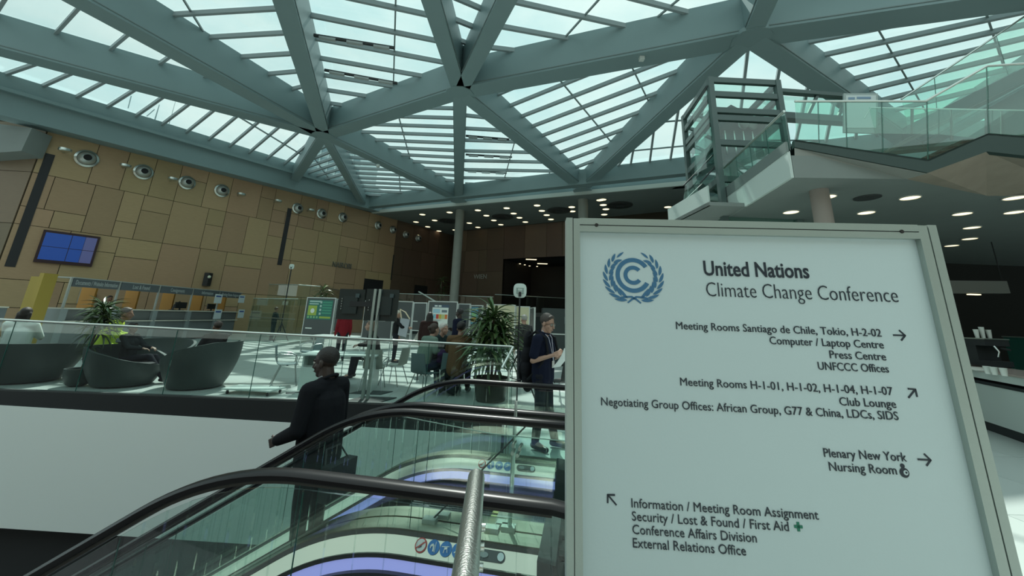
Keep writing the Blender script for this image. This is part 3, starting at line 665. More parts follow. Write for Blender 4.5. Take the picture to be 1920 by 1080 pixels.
# glass screens left of the tower
t = thing('glass_screen', ony(1320, 330, 10.6), 'pale leaning glass screens with thin dark rails left of the lift shaft', 'glass screen'); O = V(t.location)
for k, (pp, Y) in enumerate((([(1300, 203), (1330, 160), (1343, 250), (1308, 330), (1302, 262)], 10.7), ([(1304, 264), (1340, 218), (1352, 300), (1302, 328)], 10.9), ([(1285, 345), (1306, 330), (1310, 372), (1280, 392)], 11.2))):
    MB().prism([ony(x, y, Y)-O for x, y in pp], (0, .014, 0)).build('glass_panel', M_GLD, t)
for a, b_, Y in (((1300, 204), (1336, 146), 10.7), ((1304, 264), (1342, 216), 10.9), ((1282, 348), (1345, 282), 11.0), ((1313, 343), (1352, 300), 10.8)):
    MB().tube([ony(*a, Y)-O, ony(*b_, Y)-O], .022, 6).build('handrail', M_BLACK, t)
q = MB(); q.beam(ony(1277, 395, 11.6), ony(1322, 352, 11.6), .2, .16); tag(q.build('trim_10', mat('stringer_dark', (.055, .085, .08), .5)), kind='structure')

# round column and lamps under the offices
p = onz(1535, 357, ZS); q = MB(); q.lathe([(.18, 0), (.18, ZS)], (p.x, p.y, 0), 28)
tag(q.build('column', mat('column_warm', (.27, .235, .21), .65, var=.1, vscale=2), smooth=True), 'brown-grey round column rising behind the top edge of the sign', 'column')
OL = [(1706, 370), (1804, 400), (1902, 370), (1902, 397), (1822, 426), (1818, 447), (1784, 460), (1483, 397), (1624, 398), (1550, 368)]
for i, (x, y) in enumerate(OL):
    downlight(onz(x, y, ZS), .2, 'round warm ceiling light under the office floor, %s from the left' % nth(sorted(x_ for x_, _ in OL).index(x)) if (x, y) != (1902, 397) else 'round warm office-side ceiling light, lower of the pair at the right edge', 'ceiling lights under the office floor')
q = MB(); q.lathe([(.26, 0), (.26, -.02), (.2, -.03), (.1, -.01)], onz(1626, 370, ZS), 20); tag(q.build('ceiling_vent', mat('vent_dark', (.05, .055, .055), .5), smooth=True), 'dark slim round outlet in the office soffit between two lights', 'vent')
# hanging header panel and light in the bar
t = thing('bar_canopy', ony(1840, 545, 12.5), 'grey hanging canopy panel over the dark bar right of the sign', 'canopy'); O = V(t.location)
q = MB(); q.prism([ony(1700, 525, 12.5)-O, ony(1888, 527, 12.5)-O, ony(1895, 550, 12.5)-O, ony(1700, 549, 12.5)-O], (0, .3, 0)); q.build('panel', mat('canopy_grey', (.20, .21, .20), .6), t)
for x in (1770, 1880): a = ony(x, 530, 12.6)-O; MB().tube([a, V((a.x, a.y, ZS-O.z))], .015, 6).build('hanger', M_BLACK, t)
q = MB(); q.box((-.18, -.05, -.02), (.18, .05, .01), 0, ony(1826, 552, 12.55)); tag(q.build('strip_light', M_LAMP), 'small warm light under the hanging bar canopy', 'ceiling light')

# ---- coffee bar behind the sign on the right
f0 = onz(1838, 803, 0); f1 = onz(1935, 838, 0); bd = (f1-f0).normalized(); bn = V((-bd.y, bd.x, 0)); bn = bn if bn.x > 0 else -bn
t = thing('coffee_bar', f0, 'white bar counter with dark bands behind the right edge of the sign', 'counter'); 
a0, a1 = -bd*3.2, bd*3.0
def cp(s, n, z): return bd*s + bn*n + V((0, 0, z))
q = MB(); q.prism([cp(-3.2, 0, .16), cp(3, 0, .16), cp(3, .75, .16), cp(-3.2, .75, .16)], (0, 0, .66)); q.build('body', mat('bar_white', (.50, .56, .53), .4), t)
q = MB(); q.prism([cp(-3.2, .04, 0), cp(3, .04, 0), cp(3, .7, 0), cp(-3.2, .7, 0)], (0, 0, .16)); q.build('plinth', M_BLACK, t)
q = MB(); q.prism([cp(-3.2, -.01, .80), cp(3, -.01, .80), cp(3, .75, .80), cp(-3.2, .75, .80)], (0, 0, .05)); q.build('band', M_BLACK, t)
q = MB(); q.prism([cp(-3.2, -.03, .90), cp(3, -.03, .90), cp(3, .8, .90), cp(-3.2, .8, .90)], (0, 0, .12)); q.build('fascia', mat('bar_white', (.50, .56, .53), .4), t)
q = MB(); q.prism([cp(-3.2, -.05, 1.02), cp(3, -.05, 1.02), cp(3, .82, 1.02), cp(-3.2, .82, 1.02)], (0, 0, .03)); q.build('worktop', mat('bar_top', (.36, .30, .27), .2), t)
# back counter and green glass splash
s0_ = f0 + bn*2.6
def sp(s, n, z): return s0_ + bd*s + bn*n + V((0, 0, z))
q = MB(); q.prism([sp(-4, 0, .0), sp(4, 0, .0), sp(4, .1, 0), sp(-4, .1, 0)], (0, 0, 1.62)); bkp = q.build('back_screen', mat('green_glass_wall', (.02, .09, .07), .25)); tag(bkp, 'dark green glass back screen with pale top edge behind the bar', 'screen')
MB().tube([sp(-4, -.02, 1.63), sp(4, -.02, 1.63)], .015, 6).build('top_edge', M_STEEL, bkp)
def on_bar(px, py, zz=1.05, n=.35):
    p = onz(px, py, zz); return p
t3 = thing('coffee_machine', on_bar(1858, 688), 'black coffee machine with cups on top on the bar counter', 'coffee machine'); 
q = MB(); q.box((-.22, -.2, .02), (.22, .2, .12)); q.box((-.22, -.02, .12), (.22, .2, .5)); q.box((-.24, -.2, .40), (.24, .2, .52)); q.build('body', M_BLACK, t3)
q = MB(); q.box((-.25, -.21, .52), (.25, .21, .54)); q.build('cup_tray', M_STEEL, t3)
MB().tube([(-.1, -.22, .4), (-.1, -.28, .3), (-.12, -.26, .2)], .012, 6).build('steam_pipe', M_STEEL, t3, True)
MB().tube([(.05, -.2, .36), (.05, -.34, .34)], .02, 6).build('handle', M_BLACK, t3, True)
cupm = mat('paper_cup', (.62, .66, .62), .5)
cpt = MB(); cpt.lathe([(.028, 0), (.04, .16), (.043, .165), (.036, .15), (.026, .01)], n=14); cme = cpt.mesh('cup_stack', cupm, True)
M_ = t3.location
for i, dx in enumerate((-.14, -.02, .11)):
    o = bpy.data.objects.new('cup_stack', cme); col.objects.link(o); o.location = (M_.x+dx, M_.y-.02, M_.z+.54); o.scale = (1, 1, 1+.3*(i == 1))
    tag(o, 'stack of white paper cups on the coffee machine, %s' % ('left one', 'tallest middle one', 'right one')[i], 'cup stack', 'cups on the coffee machine')
for i, (x, y) in enumerate([(1853, 701), (1866, 703), (1884, 705)]):
    p = onz(x, y, 1.05); o = bpy.data.objects.new('cup', cme); col.objects.link(o); o.location = p; o.scale = (1.1, 1.1, .7)
    tag(o, 'upright white cup on the bar worktop, %s' % ('left', 'middle', 'right')[i], 'cup', 'cups on the bar worktop')
for i, (x, y) in enumerate([(1829, 692), (1838, 696)]):
    p = onz(x, y, 1.05); q = MB(); q.lathe([(.05, 0), (.12, .015), (.13, .03), (.06, .02)], p, 16)
    tag(q.build('plate', mat('plate_white', (.7, .7, .66), .3), smooth=True), 'white plate on the bar worktop near the sign edge, %s' % ('left', 'right')[i], 'plate')
# ================================================================== ESCALATORS
EA = R(-10.8); EU = V((math.cos(EA), math.sin(EA), 0)); EV = V((-math.sin(EA), math.cos(EA), 0))
def ew(u, v, z): return EU*u + EV*v + V((0, 0, z))
U1, RAD, ANG = -1.12, 1.45, R(31)
def ez(u):                                                      # height of the run below the landing
    if u >= U1: return 0.0
    um = U1 - RAD*math.sin(ANG)
    if u >= um: return -(RAD - math.sqrt(RAD*RAD-(U1-u)**2))
    return -RAD*(1-math.cos(ANG)) - (um-u)*math.tan(ANG)
def upath(ua, ub, n=None):
    us = [ub]; 
    while us[-1] > U1+.01: us.append(max(U1, us[-1]-.3))
    k = 12
    um = U1-RAD*math.sin(ANG)
    us += [U1+(um-U1)*i/k for i in range(1, k+1)]
    us.append(ua); return us
def slope(u):
    e = .01; return math.atan2(ez(u+e)-ez(u-e), 2*e)
def pathf(v, dz, us):                                           # sweep frames in escalator coordinates
    r = []
    for u in us:
        a = slope(u); r.append((V((u, v, ez(u)+dz)), V((0, 1, 0)), V((-math.sin(a), 0, math.cos(a)))))
    return r
M_TREAD = mat('step_grey', (.05, .055, .06), .45, .3); M_SKIRT = mat('skirt_black', (.015, .016, .02), .3)
M_VIO = mat('skirt_light', (.35, .36, .75), .4, emit=(.26, .28, .62), es=.75)
M_DECKG = mat('deck_gasket', (.06, .06, .055), .5)
M_PLATE = mat('floor_plate', (.38, .41, .40), .35, .6)
def escalator(vn, vf, label, far_signs=True):
    O = ew(-.3, (vn+vf)/2, 0); t = thing('escalator', O, label, 'escalator', EA)
    uo, vo = -.3, (vn+vf)/2
    def bl(q, name, m, par=None, sm=False):
        q.v = [V((p.x-uo, p.y-vo, p.z)) for p in q.v]; return q.build(name, m, par or t, sm)
    UL = -7.4
    for v, inn in ((vn, 1), (vf, -1)):
        # handrail with newel curve
        us = upath(UL, -.12); fr_ = pathf(v, 1.0, list(us))
        rn = .36; c = V((-.12, v, 1.0-rn)); arc = []
        for i in range(1, 13):
            a = math.pi*1.05*i/12; o = c + V((math.sin(a)*rn*1.15, 0, math.cos(a)*rn)); arc.append((o, V((0, 1, 0)), V((math.sin(a), 0, math.cos(a)))))
        path = list(reversed(arc)) + fr_
        pr = [(-.036, -.010), (-.030, -.018), (.030, -.018), (.036, -.010), (.036, .003), (.027, .014), (.011, .018), (-.011, .018), (-.027, .014), (-.036, .003)]
        bl(MB().sweep(pr, path), 'handrail', M_RUB, None, True)
        bl(MB().sweep([(-.014, -.032), (.014, -.032), (.014, -.016), (-.014, -.016)], fr_), 'handrail_guide', M_DECKG)
        # glass panels
        ust = [-.12, -1.12, -1.95, -3.1, -4.4, -5.7, -7.0]
        for a, b_ in zip(ust[:-1], ust[1:]):
            n = 8; topp = [V((a+(b_-a)*i/n, v-.006, ez(a+(b_-a)*i/n)+.95)) for i in range(n+1)]; bot = [V((a+(b_-a)*i/n, v-.006, ez(a+(b_-a)*i/n)+.25)) for i in range(n+1)]
            bot[0].x -= .004; topp[0].x -= .004
            q = MB()
            for i in range(n): q.prism([bot[i], bot[i+1], topp[i+1], topp[i]], (0, .012, 0))
            bl(q, 'glass_panel', M_GL)
            bl(MB().tube([V((b_, v, ez(b_)+.27)), V((b_, v, ez(b_)+.94))], .0025, 4), 'glass_seam', M_GLE)
        q = MB(); q.prism([c+V((math.sin(math.pi*i/10)*rn*1.1, -.006, math.cos(math.pi*i/10)*rn*.97)) for i in range(11)], (0, .012, 0)); bl(q, 'newel_glass', M_GL)
        # stainless decking profile: outer top, inner slanted panel
        us = upath(UL, -.27); P = pathf(v, .04, us)
        s = inn
        bl(MB().sweep([(-s*.10, .20), (-s*.10, .285), (s*.035, .285), (s*.035, .20)], P), 'deck', M_STEELD, None, True)
        bl(MB().sweep([(s*.035, .275), (s*.05, .282), (s*.06, .262), (s*.04, .25)], P), 'deck_seam', M_DECKG)
        bl(MB().sweep([(s*.045, .275), (s*.118, .190), (s*.10, .175), (s*.045, .20)], P), 'inner_deck', M_STEELD, None, True)
        bl(MB().sweep([(s*.100, .190), (s*.130, .190), (s*.125, .165), (s*.10, .165)], P), 'deck_lip', M_DECKG)
        bl(MB().sweep([(s*.100, .165), (s*.118, .165), (s*.118, .100), (s*.100, .100)], P), 'light_strip', M_VIO)
        bl(MB().sweep([(s*.105, .100), (s*.150, .100), (s*.172, .02), (s*.172, -.20), (s*.105, -.20)], P), 'skirt', M_SKIRT)
        q = MB(); q.box((-.27, v-.12, .0), (-.10, v+.185*1, .292) if s > 0 else (-.10, v+.12, .292)); q = MB()
        lo, hi = (v-.11, v+.175) if s > 0 else (v-.175, v+.11)
        q.prism([(-.275, lo, 0), (-.275, lo, .33), (-.17, lo, .32), (-.12, lo, .2), (-.11, lo, 0)], (0, hi-lo, 0)); bl(q, 'deck_end', M_BLACK)
    # truss cladding outside
    us = upath(UL, -.2)
    for v, s in ((vn, -1), (vf, 1)):
        bl(MB().sweep([(s*.09, .2), (s*.11, .2), (s*.11, -.9), (s*.09, -.9)], pathf(v, 0, us)), 'side_cladding', mat('truss_black', (.02, .022, .024), .5))
    bl(MB().sweep([(vn-vo-.1, -.9), (vf-vo+.1, -.9), (vf-vo+.1, -.88), (vn-vo-.1, -.88)], pathf(vo, 0, us)), 'truss_bottom', mat('truss_black', (.02, .022, .024), .5))
    # steps, comb, floor plate
    a0, a1 = vn+.18, vf-.18; u = -.75; k = 0
    q = MB(); q.box((-.75, a0, -.02), (-.45, a1, .006)); bl(q, 'comb_plate', M_STEELD)
    for i in range(12):
        q = MB(); q.box((-.80, a0+(a1-a0)*(i+.2)/12, .0), (-.75, a0+(a1-a0)*(i+.7)/12, .008)); 
        if i == 0: comb = q
        else: comb.add(q.v, q.f)
    bl(comb, 'comb_teeth', mat('comb_yellow', (.45, .40, .16), .5))
    stepm = None
    for k in range(14):
        ub = -.78-.4*k; z = ez(ub-.2)-.01 if k else -.01; z = min(z, -.01)
        q = MB(); q.box((ub-.4, a0, z-.2), (ub, a1, z-.03)); 
        for j in range(20):
            y0 = a0+(a1-a0)*j/20; q.box((ub-.4, y0, z-.03), (ub-.005, y0+(a1-a0)/36, z))
        bl(q, 'step', M_TREAD)
    q = MB(); q.box((-.45, vn-.1, -.05), (.75, vf+.1, .012)); pl = bl(q, 'floor_plate', M_PLATE)
    q = MB()
    for i in range(60):
        x = -.44+i*.0195; q.box((x, a0+.02, .012), (x+.009, a1-.02, .017))
    o = bl(q, 'floor_ribs', M_STEELD, None); o['kind'] = 'stuff'
    return t, bl
e1_, bl1 = escalator(1.60, 2.74, 'nearer escalator with big black handrail crossing the foreground, going down left')
e2_, bl2 = escalator(2.96, 4.16, 'farther escalator carrying the suited man down, behind the nearer one')
# pictogram stickers, keyed stop plates on the inner decks
def sticker_row(bl, vf, us_, plate_u):
    dn = V((0, -.085, .073)).normalized()                        # up the slanted deck is (0, +, +)
    upv = V((0, .073, .085)).normalized(); nrm = V((0, -.085, .073)).normalized()
    c0 = V((0, vf-.0815, .2725))
    def disc(u, r, m, name, dz=.004, th=.0015, sc=1, n=22, cx=0, cy=0):
        c = V((u, 0, 0))+c0+nrm*dz+V((cx, 0, 0))+upv*cy
        q = MB(); q.prism([c+V((math.cos(2*math.pi*i/n)*r*sc, 0, 0))+upv*(math.sin(2*math.pi*i/n)*r) for i in range(n)], nrm*th); return bl(q, name, m)
    red = mat('sticker_red', (.45, .06, .05), .5); wht = mat('sticker_white', (.62, .64, .62), .5); blu = mat('sticker_blue', (.03, .16, .42), .5); drk = mat('sticker_dark', (.08, .09, .10), .5)
    def bar(u, a, b_, w_, m, dz=.008, th=.001):
        a = (a[0]*.73, a[1]*.73); b_ = (b_[0]*.73, b_[1]*.73); w_ *= .73
        c = V((u, 0, 0))+c0+nrm*dz; A_ = c+V((a[0], 0, 0))+upv*a[1]; B_ = c+V((b_[0], 0, 0))+upv*b_[1]; d = (B_-A_).normalized(); s = d.cross(nrm)*w_/2
        bl(MB().prism([A_+s, B_+s, B_-s, A_-s], nrm*th), 'sticker_mark', m)
    for k, u in enumerate(us_):
        if k == 0:
            disc(u, .038, red, 'sticker', .003); disc(u, .031, wht, 'sticker_face', .0055)
            bar(u, (-.036, -.026), (.036, .026), .009, red, .0082); bar(u, (-.015, -.02), (.01, -.008), .008, drk); bar(u, (.0, -.01), (.02, .02), .01, drk)
        else:
            disc(u, .038, blu, 'sticker', .003)
            if k == 1: bar(u, (-.022, .008), (-.002, .014), .016, wht); bar(u, (-.0, .014), (.004, -.03), .012, wht); bar(u, (.016, .035), (.016, -.035), .004, wht); bar(u, (-.025, .01), (-.025, -.012), .007, wht)
            if k == 2: bar(u, (-.035, .01), (.03, .016), .005, wht); bar(u, (-.012, .0), (.014, .004), .014, wht); bar(u, (-.01, -.006), (-.014, -.03), .005, wht); bar(u, (.012, -.006), (.018, -.024), .005, wht)
            if k == 3: bar(u, (-.03, -.018), (.03, .022), .007, wht); bar(u, (-.016, .016), (.014, .022), .01, wht)
    u = plate_u; L_ = .062; r = .027
    c = V((u, 0, 0))+c0+nrm*.003; n = 12
    pts = [c+V((-L_+math.cos(a)*r, 0, 0))+upv*math.sin(a)*r for a in [math.pi/2+math.pi*i/n for i in range(n+1)]] + [c+V((L_+math.cos(a)*r, 0, 0))+upv*math.sin(a)*r for a in [-math.pi/2+math.pi*i/n for i in range(n+1)]]
    bl(MB().prism(pts, nrm*.003), 'stop_plate', mat('plate_dark', (.06, .07, .07), .4))
    disc(u, .020, mat('button_pale', (.45, .52, .52), .3, .4), 'key_switch', .007, .004, cx=.062); disc(u, .014, mat('button_grey', (.22, .26, .26), .4), 'stop_button', .007, .004, 1.9, cx=-.04)
# place from the pixels of the stickers: solve u on the deck line
def u_at(px, py, v, z): p = onp(px, py, ew(0, v, 0), EV); return p.dot(EU)
sticker_row(bl1, 2.74, [u_at(x, 1018, 2.66, .27) for x in (790, 814, 837, 860)], u_at(920, 1044, 2.66, .27))
sticker_row(bl2, 4.16, [u_at(x, 872, 4.08, .27) for x in (904, 920, 936, 952)], u_at(986, 884, 4.08, .27))
# clamp blocks between the two decks
for (u, v) in ((-1.02, 2.82), (-.96, 2.90), (-.60, 2.82), (-.54, 2.9), (-.50, 2.86)):
    q = MB(); q.box((u-.04, v-.03, .322), (u+.05, v+.03, .35)); bl2(q, 'clamp_block', mat('clamp_pale', (.5, .53, .5), .4, .5))
# safety glass and post between the escalators
pt = onp(968, 752, ew(0, 2.86, 0), EV); pb_u = u_at(957, 925, 2.86, .3)
t = thing('glass_barrier', ew(pb_u, 2.86, .285), 'slim steel post with clamps and clear glass fin between the two escalators', 'glass barrier', EA); 
def gb(u, v, z): return V((u-pb_u, v-2.86, z-.285))
tu = pt.dot(EU); 
MB().tube([gb(pb_u, 2.86, .285), gb((pb_u+tu)/2, 2.86, .285+(pt.z-.285)/2), gb(tu, 2.86, pt.z)], [.014, .014, .010], 10).build('post', M_STEEL, t, True)
MB().tube([gb(-1.0, 2.83, .34), gb(u_at(985, 800, 2.86, 0), 2.86, onp(985, 800, ew(0, 2.86, 0), EV).z)], .006, 6).build('brace_rod', M_DECKG, t)
gz = onp(962, 812, ew(0, 2.86, 0), EV).z
MB().prism([gb(-.62, 2.80, .3), gb(-.62, 2.80, gz), gb(.25, 2.80, gz), gb(.25, 2.80, .3)], (0, .01, 0)).build('glass_panel', M_GL, t)
MB().tube([gb(-1.3, 2.80, gz+.06), gb(-.62, 2.80, gz), gb(.25, 2.80, gz-.005)], .0035, 5).build('glass_edge', mat('bright_edge', (.5, .66, .6), .3), t)
for (x, y) in ((964, 832), (976, 838), (963, 846), (972, 850)):
    p = onp(x, y, ew(0, 2.83, 0), EV); u = p.dot(EU); MB().tube([gb(u, 2.78, p.z), gb(u, 2.88, p.z)], .012, 10).build('clamp', M_STEEL, t, True)
# steel guard rail in the foreground with glass below
p1 = ony(893, 896, 1.13); p2 = ony(873, 1072, .73); dd = (p2-p1).normalized(); p3 = p2 + dd*1.2
t = thing('steel_guard_rail', (p1.x, p1.y, 0), 'thick brushed steel guard rail in the near foreground, running towards the viewer', 'guard rail'); O = V(t.location)
r_ = .0215
MB().tube([p1-dd*-.0-O+V((0, 0, 0)), p2-O, p3-O], r_, 24).build('rail_tube', M_STEEL, t, True)
MB().ell(p1-O, (r_*.98, .006, r_*.98), 20, 6).build('end_cap', M_STEEL, t, True)
MB().prism([V((0, .0, .05)), p1-O-V((0, 0, .02)), p3-O-V((0, 0, .02)), V((p3.x-O.x, p3.y-O.y, .05))], (.012, 0, 0)).build('glass_panel', glass('clear_glass', (.93, .97, .95), .03), t)
MB().tube([V((0, 0, 0)), V((0, 0, p1.z-.03))], .004, 6).build('panel_edge', M_GLE, t)
for k in range(5):
    z = p1.z-.10-.035*k; MB().tube([V((.006, -.012*k-.02, z)), V((.03, -.012*k-.02, z))], .009, 10).build('bracket', M_STEEL, t, True)
MB().box((-.03, -1.9, 0), (.03, .02, .05)).build('base_shoe', M_STEELD, t)

# ================================================================== BALUSTRADE ROUND THE OPENING
zr0, zr1 = 1.236+.02, 1.107
YR = 7.85
def rz(x): return zr1 + (zr0-zr1)*(-x/9.38)
t = thing('glass_balustrade', (-4, YR, 0), 'long glass balustrade with steel handrail along the edge of the opening', 'balustrade'); O = V(t.location)
xe = ony(962, 651, YR).x
MB().tube([V((-16, YR, rz(-16)))-O, V((xe-.02, YR, rz(xe)))-O], .024, 14).build('handrail', M_STEEL, t, True)
pe = ony(942, 692, YR-.9); 
MB().tube([V((xe, YR, rz(xe)))-O, ony(941, 690, YR-.25)-O], .024, 12).build('return_rail', M_STEEL, t, True)
sx = [ony(x, y, YR).x for x, y in ((17, 640), (163, 660), (320, 675), (477, 690), (640, 700), (800, 700))]
xs = [sx[0]-1.62*2, sx[0]-1.62] + sx + [xe]
for a, b_ in zip(xs[:-1], xs[1:]):
    MB().prism([V((a+.008, YR, -.25))-O, V((b_-.008, YR, -.25))-O, V((b_-.008, YR, rz(b_)-.02))-O, V((a+.008, YR, rz(a)-.02))-O], (0, .016, 0)).build('glass_panel', M_GL, t)
    MB().tube([V((b_, YR, -.02))-O, V((b_, YR, rz(b_)-.02))-O], .007, 4).build('glass_edge', M_GLE, t)
MB().box((-16-O.x, -.03, -.02), (-O.x, .05, .025)).build('base_shoe', mat('shoe_dark', (.05, .06, .06), .5), t)
# short return of the balustrade towards the escalators
t = thing('return_balustrade', (0.03, 6.2, 0), 'clear glass return panel between the balustrade corner and the escalators', 'balustrade')
MB().prism([V((0, -1.25, .02)), V((0, 1.55, .02)), V((0, 1.55, 1.02)), V((0, -1.25, 1.02))], (.014, 0, 0)).build('glass_panel', M_GL, t)
MB().tube([V((0, -1.25, 0)), V((0, -1.25, 1.04))], .014, 8).build('end_post', M_STEEL, t, True)
MB().box((-.02, -1.25, 0), (.03, 1.55, .03)).build('base_shoe', M_STEELD, t)
# gallery balustrades at the back
def run(lab, pts_t, zt, zb, n, nm='glass_balustrade', rad=.03):
    P = [onz(x, y, zt) for x, y in pts_t]; t = thing(nm, V((P[0].x, P[0].y, zb)), lab, 'balustrade'); O = V(t.location)
    MB().tube([p-O for p in P], rad, 8).build('handrail', M_STEEL, t, True)
    for a, b_ in zip(P[:-1], P[1:]):
        k = max(1, int((b_-a).length/1.6))
        for i in range(k):
            c, d = a.lerp(b_, i/k), a.lerp(b_, (i+.98)/k)
            MB().prism([V((c.x, c.y, zb))-O, V((d.x, d.y, zb))-O, d-O, c-O], (0, .014, 0)).build('glass_panel', M_GL, t)
    return t
run('long glass balustrade of the back gallery left of the tall plant', [(735, 550), (822, 553), (925, 557)], 3.25, ZG, 5)
run('glass balustrade of the back gallery right of the tall plant', [(928, 552), (1000, 556), (1060, 559), (1180, 566)], 3.35, ZG, 5)
run('low curved glass balustrade by the timber wall behind the display boards', [(505, 533), (560, 534), (600, 537), (640, 545)], 3.1, 1.9, 5)
q = MB(); a = ony(785, 547, 26.4); b_ = ony(818, 566, 25.9); q.tube([a, b_], .05, 8); tag(q.build('stair_handrail', M_STEEL, None, True), 'short slanting stair handrail above the display boards', 'handrail')
# ================================================================== CONFERENCE SIGN
S1_ = ony(1062, 408, 1.25); S2_ = onz(1755, 422, S1_.z); SDX = (S2_-S1_).normalized(); SNN = V((SDX.y, -SDX.x, 0)).normalized()
if SNN.y > 0: SNN = -SNN
SW = (S2_-S1_).length
t = thing('conference_sign', V((S1_.x, S1_.y, 0)), 'large free-standing white direction sign in a grey aluminium frame', 'sign', math.atan2(SDX.y, SDX.x))
# local: x along the sign, -y towards the viewer, z up
bpy.context.view_layer.update()
al = mat('sign_aluminium', (.36, .42, .39), .42, .35, bump=.05, bscale=150); pn = mat('sign_panel_white', (.55, .66, .68), .55, bump=.02, bscale=120); gv = mat('sign_groove', (.03, .04, .04), .6)
H_ = S1_.z
def SB(a, b_, name, m): return MB().box(a, b_).build(name, m, t)
SB((.0, -.0, .02), (.021, .055, H_), 'left_upright', al); SB((.0235, -.0, .02), (.045, .055, H_-.002), 'left_upright', al); SB((.021, .004, .02), (.0235, .05, H_-.004), 'groove', gv)
SB((1.112, 0, .02), (1.139, .055, H_-.002), 'right_upright', al); SB((1.143, 0, .02), (SW, .055, H_), 'right_upright', al); SB((1.139, .004, .02), (1.143, .05, H_-.004), 'groove', gv)
SB((.045, .0, H_-.022), (1.112, .05, H_), 'top_rail', al); SB((.045, 0, H_-.046), (1.112, .05, H_-.0255), 'top_rail', al); SB((.045, .004, H_-.0255), (1.112, .045, H_-.022), 'groove', gv)
SB((.045, 0, .30), (1.112, .05, .35), 'bottom_rail', al)
SB((.04, .018, .34), (1.115, .035, H_-.04), 'panel', pn)
for x in (.10, 1.06): MB().tube([(x, -.002, H_-.0237), (x, .01, H_-.0237)], .006, 12).build('locking_screw', mat('screw_dark', (.05, .05, .05), .4, .7), t, True)
for x in (.022, SW-.028):
    MB().box((x-.03, -.22, 0), (x+.03, .27, .02)).build('foot', al, t)
ink = mat('sign_ink', (.012, .022, .035), .5); FY = .0165
def TX(s, x0, x1, z, size, al_='LEFT', m=None, off=0, name='text_line'):
    me = text_mesh(s, size, extrude=.0006, offset=off, width=x1-x0); me.materials.clear(); me.materials.append(m or ink)
    me.transform(Matrix.Translation((x0, FY, z)) @ Matrix.Rotation(R(90), 4, 'X')); me.name = name
    o = bpy.data.objects.new(name, me); col.objects.link(o); o.parent = t; return o
TX('United Nations', .443, .768, 1.805, .067, off=.0011)
TX('Climate Change Conference', .445, 1.021, 1.738, .066, off=-.0009)
for s, x0, x1, z in (('Meeting Rooms Santiago de Chile, Tokio, H-2-02', .343, .951, 1.634), ('Computer / Laptop Centre', .621, .951, 1.600), ('Press Centre', .791, .951, 1.566), ('UNFCCC Offices', .752, .952, 1.532),
                     ('Meeting Rooms H-1-01, H-1-02, H-1-04, H-1-07', .344, .951, 1.470), ('Club Lounge', .797, .953, 1.436), ('Negotiating Group Offices: African Group, G77 & China, LDCs, SIDS', .106, .953, 1.404),
                     ('Plenary New York', .731, .953, 1.298), ('Nursing Room', .740, .920, 1.264),
                     ('Information / Meeting Room Assignment', .185, .692, 1.142), ('Security / Lost & Found / First Aid', .185, .609, 1.110), ('Conference Affairs Division', .185, .520, 1.078), ('External Relations Office', .185, .488, 1.046)):
    TX(s, x0, x1, z, .0325)
def flat(pts, m, name, th=.0012, y=FY):
    o = MB().prism([(x, y, z) for x, z in pts], (0, th, 0)).build(name, m, t); return o
def arrow(cx, cz, ang, L_=.034, name='arrow'):
    c, s = math.cos(ang), math.sin(ang); q = MB()
    def seg(a, b_, w_=.0045):
        a = V(a); b_ = V(b_); d = (b_-a).normalized(); nn = V((-d.y, d.x))*w_/2
        pts = [a+nn, b_+nn, b_-nn, a-nn]; q.prism([(cx+p.x*c-p.y*s, FY, cz+p.x*s+p.y*c) for p in pts], (0, .0012, 0))
    seg((-L_/2, 0), (L_/2, 0)); seg((L_/2-.014, .015), (L_/2+.001, -.001)); seg((L_/2-.014, -.015), (L_/2+.001, .001)); q.build(name, ink, t)
arrow(1.002, 1.640, 0); arrow(1.004, 1.477, R(45)); arrow(1.000, 1.305, 0); arrow(.131, 1.157, R(135))
gr = mat('cross_green', (.0, .17, .10), .5); q = MB(); q.box((.624, FY, 1.1185), (.646, FY+.0012, 1.1255)); q.box((.6315, FY, 1.111), (.6385, FY+.0013, 1.133)); q.build('green_cross', gr, t)
# nursing pictogram: head, body ring and child
def circ(cx, cz, r, n=18): return [(cx+r*math.cos(2*math.pi*i/n), cz+r*math.sin(2*math.pi*i/n)) for i in range(n)]
flat(circ(.9385, 1.2865, .0058), ink, 'pictogram_head'); flat(circ(.9405, 1.2695, .0125), ink, 'pictogram_body'); flat(circ(.9435, 1.270, .0062), pn, 'pictogram_child', .0014, FY-.0006); flat(circ(.9445, 1.2705, .0028), ink, 'pictogram_child_head', .001, FY-.001)
